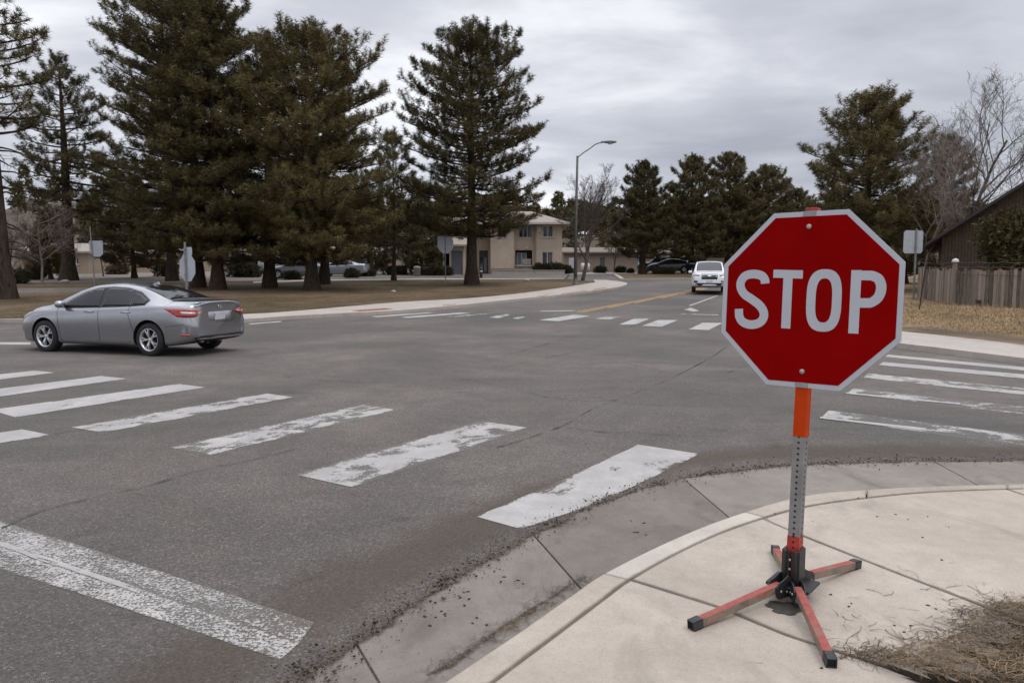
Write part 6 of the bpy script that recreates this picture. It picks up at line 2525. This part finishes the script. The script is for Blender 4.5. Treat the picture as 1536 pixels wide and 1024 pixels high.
def build_fence():
    a = np.array([XY(1374, 36.0), 36.0])
    b = np.array([XY(1425, 31.0), 31.0])
    c = np.array([XY(1700, 25.5), 25.5])
    root = thing('wooden_fence', 'weathered grey board fence along the straw verge by the wooden house', 'fence', (b[0], b[1], gz(b[1]) + .1))
    O = Vector((b[0], b[1], gz(b[1]) + .1))
    r = random.Random(12)

    def at(p, q, t, z):
        x, y = p + (q - p) * t
        return Vector((x, y, gz(y) + .1 + z)) - O
    mb = MB()
    for p, q, h in ((a, b, 1.50), (b, c, 1.52)):
        L = np.linalg.norm(q - p)
        n = int(L / .145)
        d = (q - p) / L
        ang = math.atan2(d[1], d[0])
        for i in range(n):
            t = (i + .5) / n
            if r.random() < .035:
                continue
            hh = h * r.uniform(.93, 1.03) * (1 if not (p is b and t > .52) else r.choice((.5, .56, .62, .74)))
            cc = at(p, q, t, hh / 2)
            R = Matrix.Rotation(ang, 3, 'Z') @ Matrix.Rotation(r.gauss(0, .012), 3, 'Y')
            mb.box(cc - Vector((-d[1], d[0], 0)) * (.03 + r.random() * .012), (.125, .02, hh), 0, R)
    mb.build('boards', [FENCEW], root)
    # rails and posts
    for p, q in ((a, b), (b, c)):
        for z in (.40, 1.22):
            mb = MB()
            mb.bar(at(p, q, 0, z), at(p, q, 1, z), .045, .09, 0)
            mb.build('rail', [FENCEW], root)
    for p, q, ts in ((a, b, (.0, .5)), (b, c, (.0, .14, .28, .42, .56, .7, .84))):
        for i, t in enumerate(ts):
            mb = MB()
            h = 1.85 if (p is b and t == 0) else 1.55
            cc = at(p, q, t, h / 2 - .1)
            mb.box(cc + Vector((0, -.08, 0)), (.13, .13, h + .1))
            po = mb.build('post', [FENCEW], root)
            if p is b and t == 0:
                mb = MB()
                mb.lathe([(.13, 0), (.135, .05), (.10, .12), (0, .16)], 12, 0, Matrix.Translation(at(p, q, t, h - .06) + Vector((0, -.08, 0))))
                mb.build('post_cap', [FRAME_W], po)
    # wires strung above the boards
    mats = plain('fence_wire', (0.10, 0.095, 0.09), .6, metal=.5)
    for z, sag in ((1.80, .04), (1.62, .05), (1.30, .03)):
        mb = MB()
        pts = [at(b, c, t, z - sag * math.sin(PI * (t * 7 % 1))) + Vector((0, -.16, 0)) for t in np.linspace(0, 1, 50)]
        pts = [at(a, b, t, z - .1) + Vector((0, -.16, 0)) for t in (0, .3, .6)] + pts
        mb.tube(pts, .010, 4)
        mb.build('wire', [mats], root)


build_fence()


def build_tank():
    Y = 79.0
    x = XY(877, Y)
    root = thing('storage_tank', 'small white horizontal tank against the low beige hall behind the lamp', 'tank', (x, Y, gz(Y) + .1))
    root.scale = (.48, .6, .66)
    mb = MB()
    M = Matrix.Translation((-1.1, 0, .95)) @ Matrix.Rotation(PI / 2, 4, 'Y')
    mb.lathe([(0, 0), (.35, .04), (.55, .18), (.6, .35), (.6, 1.75), (.55, 1.95), (.35, 2.08), (0, 2.12)], 20, 0, M)
    t = mb.build('tank_shell', [plain('tank_white', (0.62, 0.6, 0.57), .5, var=.08)], root)
    for s in (-.6, .6):
        mb = MB()
        mb.box((s, 0, .2), (.12, .8, .5))
        mb.build('saddle', [PLINTH], root)
    mb = MB()
    mb.lathe([(.09, 1.5), (.09, 1.68), (0, 1.7)], 10)
    mb.build('valve_cap', [GREYPOST], root)
    Y2 = 77.5
    r2 = thing('notice_board', 'small white board on two posts just left of the street lamp pole', 'board', (XY(857, Y2), Y2, gz(Y2) + .1))
    mb = MB()
    mb.box((0, 0, 1.05), (.62, .04, 1.1))
    mb.build('board', [plain('board_white', (0.58, 0.6, 0.64), .5)], r2, bevel=.005)
    for s in (-.25, .25):
        mb = MB()
        mb.box((s, .05, .6), (.06, .05, 1.4))
        mb.build('post', [GREYPOST], r2)


build_tank()


def low_wall():
    Y = 70.5
    x0, x1 = XY(738, Y), XY(846, Y)
    root = thing('planter_wall', 'low pale concrete planter wall along the lawn in front of the beige building', 'wall', ((x0 + x1) / 2, Y, gz(Y) + .1))
    mb = MB()
    L = x1 - x0
    mb.box((0, 0, .15), (L, .3, .55))
    mb.build('wall_body', [CONC_FAR], root, bevel=.02)
    mb = MB()
    mb.box((0, 0, .455), (L + .1, .4, .06))
    mb.build('coping', [CONC_FAR], root, bevel=.01)


low_wall()


def hydrant(label, px, Y):
    root = thing('bollard', label, 'bollard', (XY(px, Y), Y, gz(Y) + .1))
    mb = MB()
    mb.lathe([(.13, -.05), (.13, .75), (.11, .86), (.05, .92), (0, .93)], 12)
    mb.build('shaft', [TRIM], root)
    mb = MB()
    mb.lathe([(.134, .55), (.134, .66)], 12)
    mb.build('band', [FRAME_W], root)


hydrant('short dark bollard at the lawn edge right of the lone pine trunk', 722, 62)


def clutter():
    # pale stones and a bin on the lawn edge, as in the photograph
    r = random.Random(4)
    for i, (px, py, s, lab) in enumerate([(96, 424, .26, 'pale stone lying on the dirt path beside the medium left pine'), (590, 438, .12, 'small pale stone on the lawn in front of the small thin pine'),
                                          (790, 421.5, .2, 'pale stone at the lawn edge in front of the beige building')]):
        x, y = P(px, py, .12)
        bm = bmesh.new()
        bmesh.ops.create_icosphere(bm, subdivisions=3, radius=s)
        for v in bm.verts:
            q = v.co
            n = math.sin(q.x * 9 / s * .3 + i) * .12 + math.sin(q.y * 13 / s * .3 + 2 * i) * .1
            v.co = Vector((q.x * 1.3, q.y, q.z * .6)) * (1 + n)
        for f in bm.faces:
            f.smooth = True
        o = bm_obj('stone', bm, plain('pale_stone%d' % i, (0.34, 0.31, 0.28), .9, var=.2))
        o.location = (x, y, gz(y) + .12 + s * .25)
        tag(o, lab, 'stone', 'stones on the lawn')
    Y = 66.5
    root = thing('trash_bin', 'small pale bin in front of the long dark hedge left of the lone pine', 'bin', (XY(627, Y), Y, gz(Y) + .1))
    mb = MB()
    mb.lathe([(0, 0), (.26, 0), (.31, .75), (.33, .76), (.33, .82), (.29, .82), (.27, .5)], 14)
    mb.build('bin_body', [plain('bin_pale', (0.36, 0.34, 0.31), .7)], root)
    mb = MB()
    mb.lathe([(.34, .82), (.34, .86), (.2, .93), (0, .95)], 14)
    mb.build('lid', [GREYPOST], root)


clutter()
# ------------------------------------------------------------------ sky, sun, camera
SUN_EL, SUN_AZ = rad(60), rad(118)   # azimuth clockwise from +Y


def build_world():
    w = bpy.data.worlds.new('World')
    SC.world = w
    w.use_nodes = True
    t = w.node_tree
    for n in list(t.nodes):
        t.nodes.remove(n)
    N = lambda typ, **k: (lambda nd: ([setattr(nd, a, b) for a, b in k.items()], nd)[1])(t.nodes.new('ShaderNode' + typ))
    lk = t.links.new
    out = N('OutputWorld')
    tc = N('TexCoord')
    sep = N('SeparateXYZ')
    lk(tc.outputs['Generated'], sep.inputs[0])

    def M(op, a, b=None):
        nd = N('Math', operation=op)
        for i, v in enumerate((a, b)):
            if v is None:
                continue
            if isinstance(v, (int, float)):
                nd.inputs[i].default_value = v
            else:
                lk(v, nd.inputs[i])
        return nd.outputs[0]
    z = M('MAXIMUM', sep.outputs[2], 0.0)
    k = M('DIVIDE', 1.0, M('ADD', z, 0.16))
    cmb = N('CombineXYZ')
    lk(M('MULTIPLY', sep.outputs[0], k), cmb.inputs[0])
    lk(M('MULTIPLY', sep.outputs[1], k), cmb.inputs[1])
    mp = N('Mapping')
    mp.inputs['Location'].default_value = SKYLOC
    mp.inputs['Scale'].default_value = (0.7, 1.0, 1)
    mp.inputs['Rotation'].default_value = (0, 0, 0.25)
    lk(cmb.outputs[0], mp.inputs[0])
    n1 = N('TexNoise')
    n1.inputs['Scale'].default_value = 0.75
    n1.inputs['Detail'].default_value = 6
    n1.inputs['Roughness'].default_value = 0.5
    n1.inputs['Distortion'].default_value = 0.25
    lk(mp.outputs[0], n1.inputs['Vector'])
    n2 = N('TexNoise')
    n2.inputs['Scale'].default_value = 2.3
    n2.inputs['Detail'].default_value = 8
    n2.inputs['Roughness'].default_value = 0.55
    n2.inputs['Distortion'].default_value = 0.3
    lk(mp.outputs[0], n2.inputs['Vector'])
    s = M('ADD', M('MULTIPLY', n1.outputs['Fac'], 0.66), M('MULTIPLY', n2.outputs['Fac'], 0.34))
    cr = N('ValToRGB')
    e = cr.color_ramp.elements
    e[0].position, e[0].color = 0.33, (0.36, 0.372, 0.43, 1)
    e[1].position, e[1].color = 0.62, (0.90, 0.91, 0.955, 1)
    m = cr.color_ramp.elements.new(0.49)
    m.color = (0.555, 0.567, 0.625, 1)
    lk(s, cr.inputs[0])
    # an overcast sky is brighter overhead
    g = N('MapRange')
    lk(z, g.inputs[0])
    g.inputs[1].default_value = 0.34
    g.inputs[2].default_value = 1.0
    g.inputs[3].default_value = 1.0
    g.inputs[4].default_value = ZENITH
    vm = N('VectorMath', operation='SCALE')
    lk(cr.outputs[0], vm.inputs[0])
    lk(g.outputs[0], vm.inputs['Scale'])
    bg = N('Background')
    lk(vm.outputs[0], bg.inputs[0])
    bg.inputs[1].default_value = 1.2
    sky = N('TexSky', sky_type='NISHITA')
    sky.sun_disc = False
    sky.sun_elevation = SUN_EL
    sky.sun_rotation = SUN_AZ
    bs = N('Background')
    lk(sky.outputs[0], bs.inputs[0])
    bs.inputs[1].default_value = 0.1
    mx = N('MixShader')
    mx.inputs[0].default_value = 0.93
    lk(bs.outputs[0], mx.inputs[1])
    lk(bg.outputs[0], mx.inputs[2])
    lk(mx.outputs[0], out.inputs[0])


SKYLOC = (3.1, 1.7, 0)
ZENITH = 2.5
build_world()
sun = bpy.data.lights.new('sun', 'SUN')
sun.energy = 0.8
sun.angle = rad(18)
sun.color = (1.0, 0.93, 0.85)
so = bpy.data.objects.new('sun', sun)
COL.objects.link(so)
d = Vector((math.sin(SUN_AZ) * math.cos(SUN_EL), math.cos(SUN_AZ) * math.cos(SUN_EL), math.sin(SUN_EL)))
so.rotation_euler = d.to_track_quat('Z', 'Y').to_euler()
so.location = d * 60

cam = bpy.data.cameras.new('camera')
cam.sensor_width = 36
cam.sensor_fit = 'HORIZONTAL'
cam.lens = 36 * FPX / 1536
cam.clip_start = 0.05
cam.clip_end = 1500
cam.dof.use_dof = True
cam.dof.focus_distance = 4.2
cam.dof.aperture_fstop = 12.0
co = bpy.data.objects.new('camera', cam)
COL.objects.link(co)
co.location = (0, 0, CAM_H)
co.rotation_euler = (PI / 2 - PITCH, 0, 0)
SC.camera = co
SC.view_settings.view_transform = 'Standard'
SC.view_settings.look = 'None'
SC.view_settings.exposure = 0.0
SC.view_settings.gamma = 1
SC.render.engine = 'CYCLES'
SC.cycles.max_bounces = 6
SC.cycles.transparent_max_bounces = 12
SC.cycles.use_denoising = True
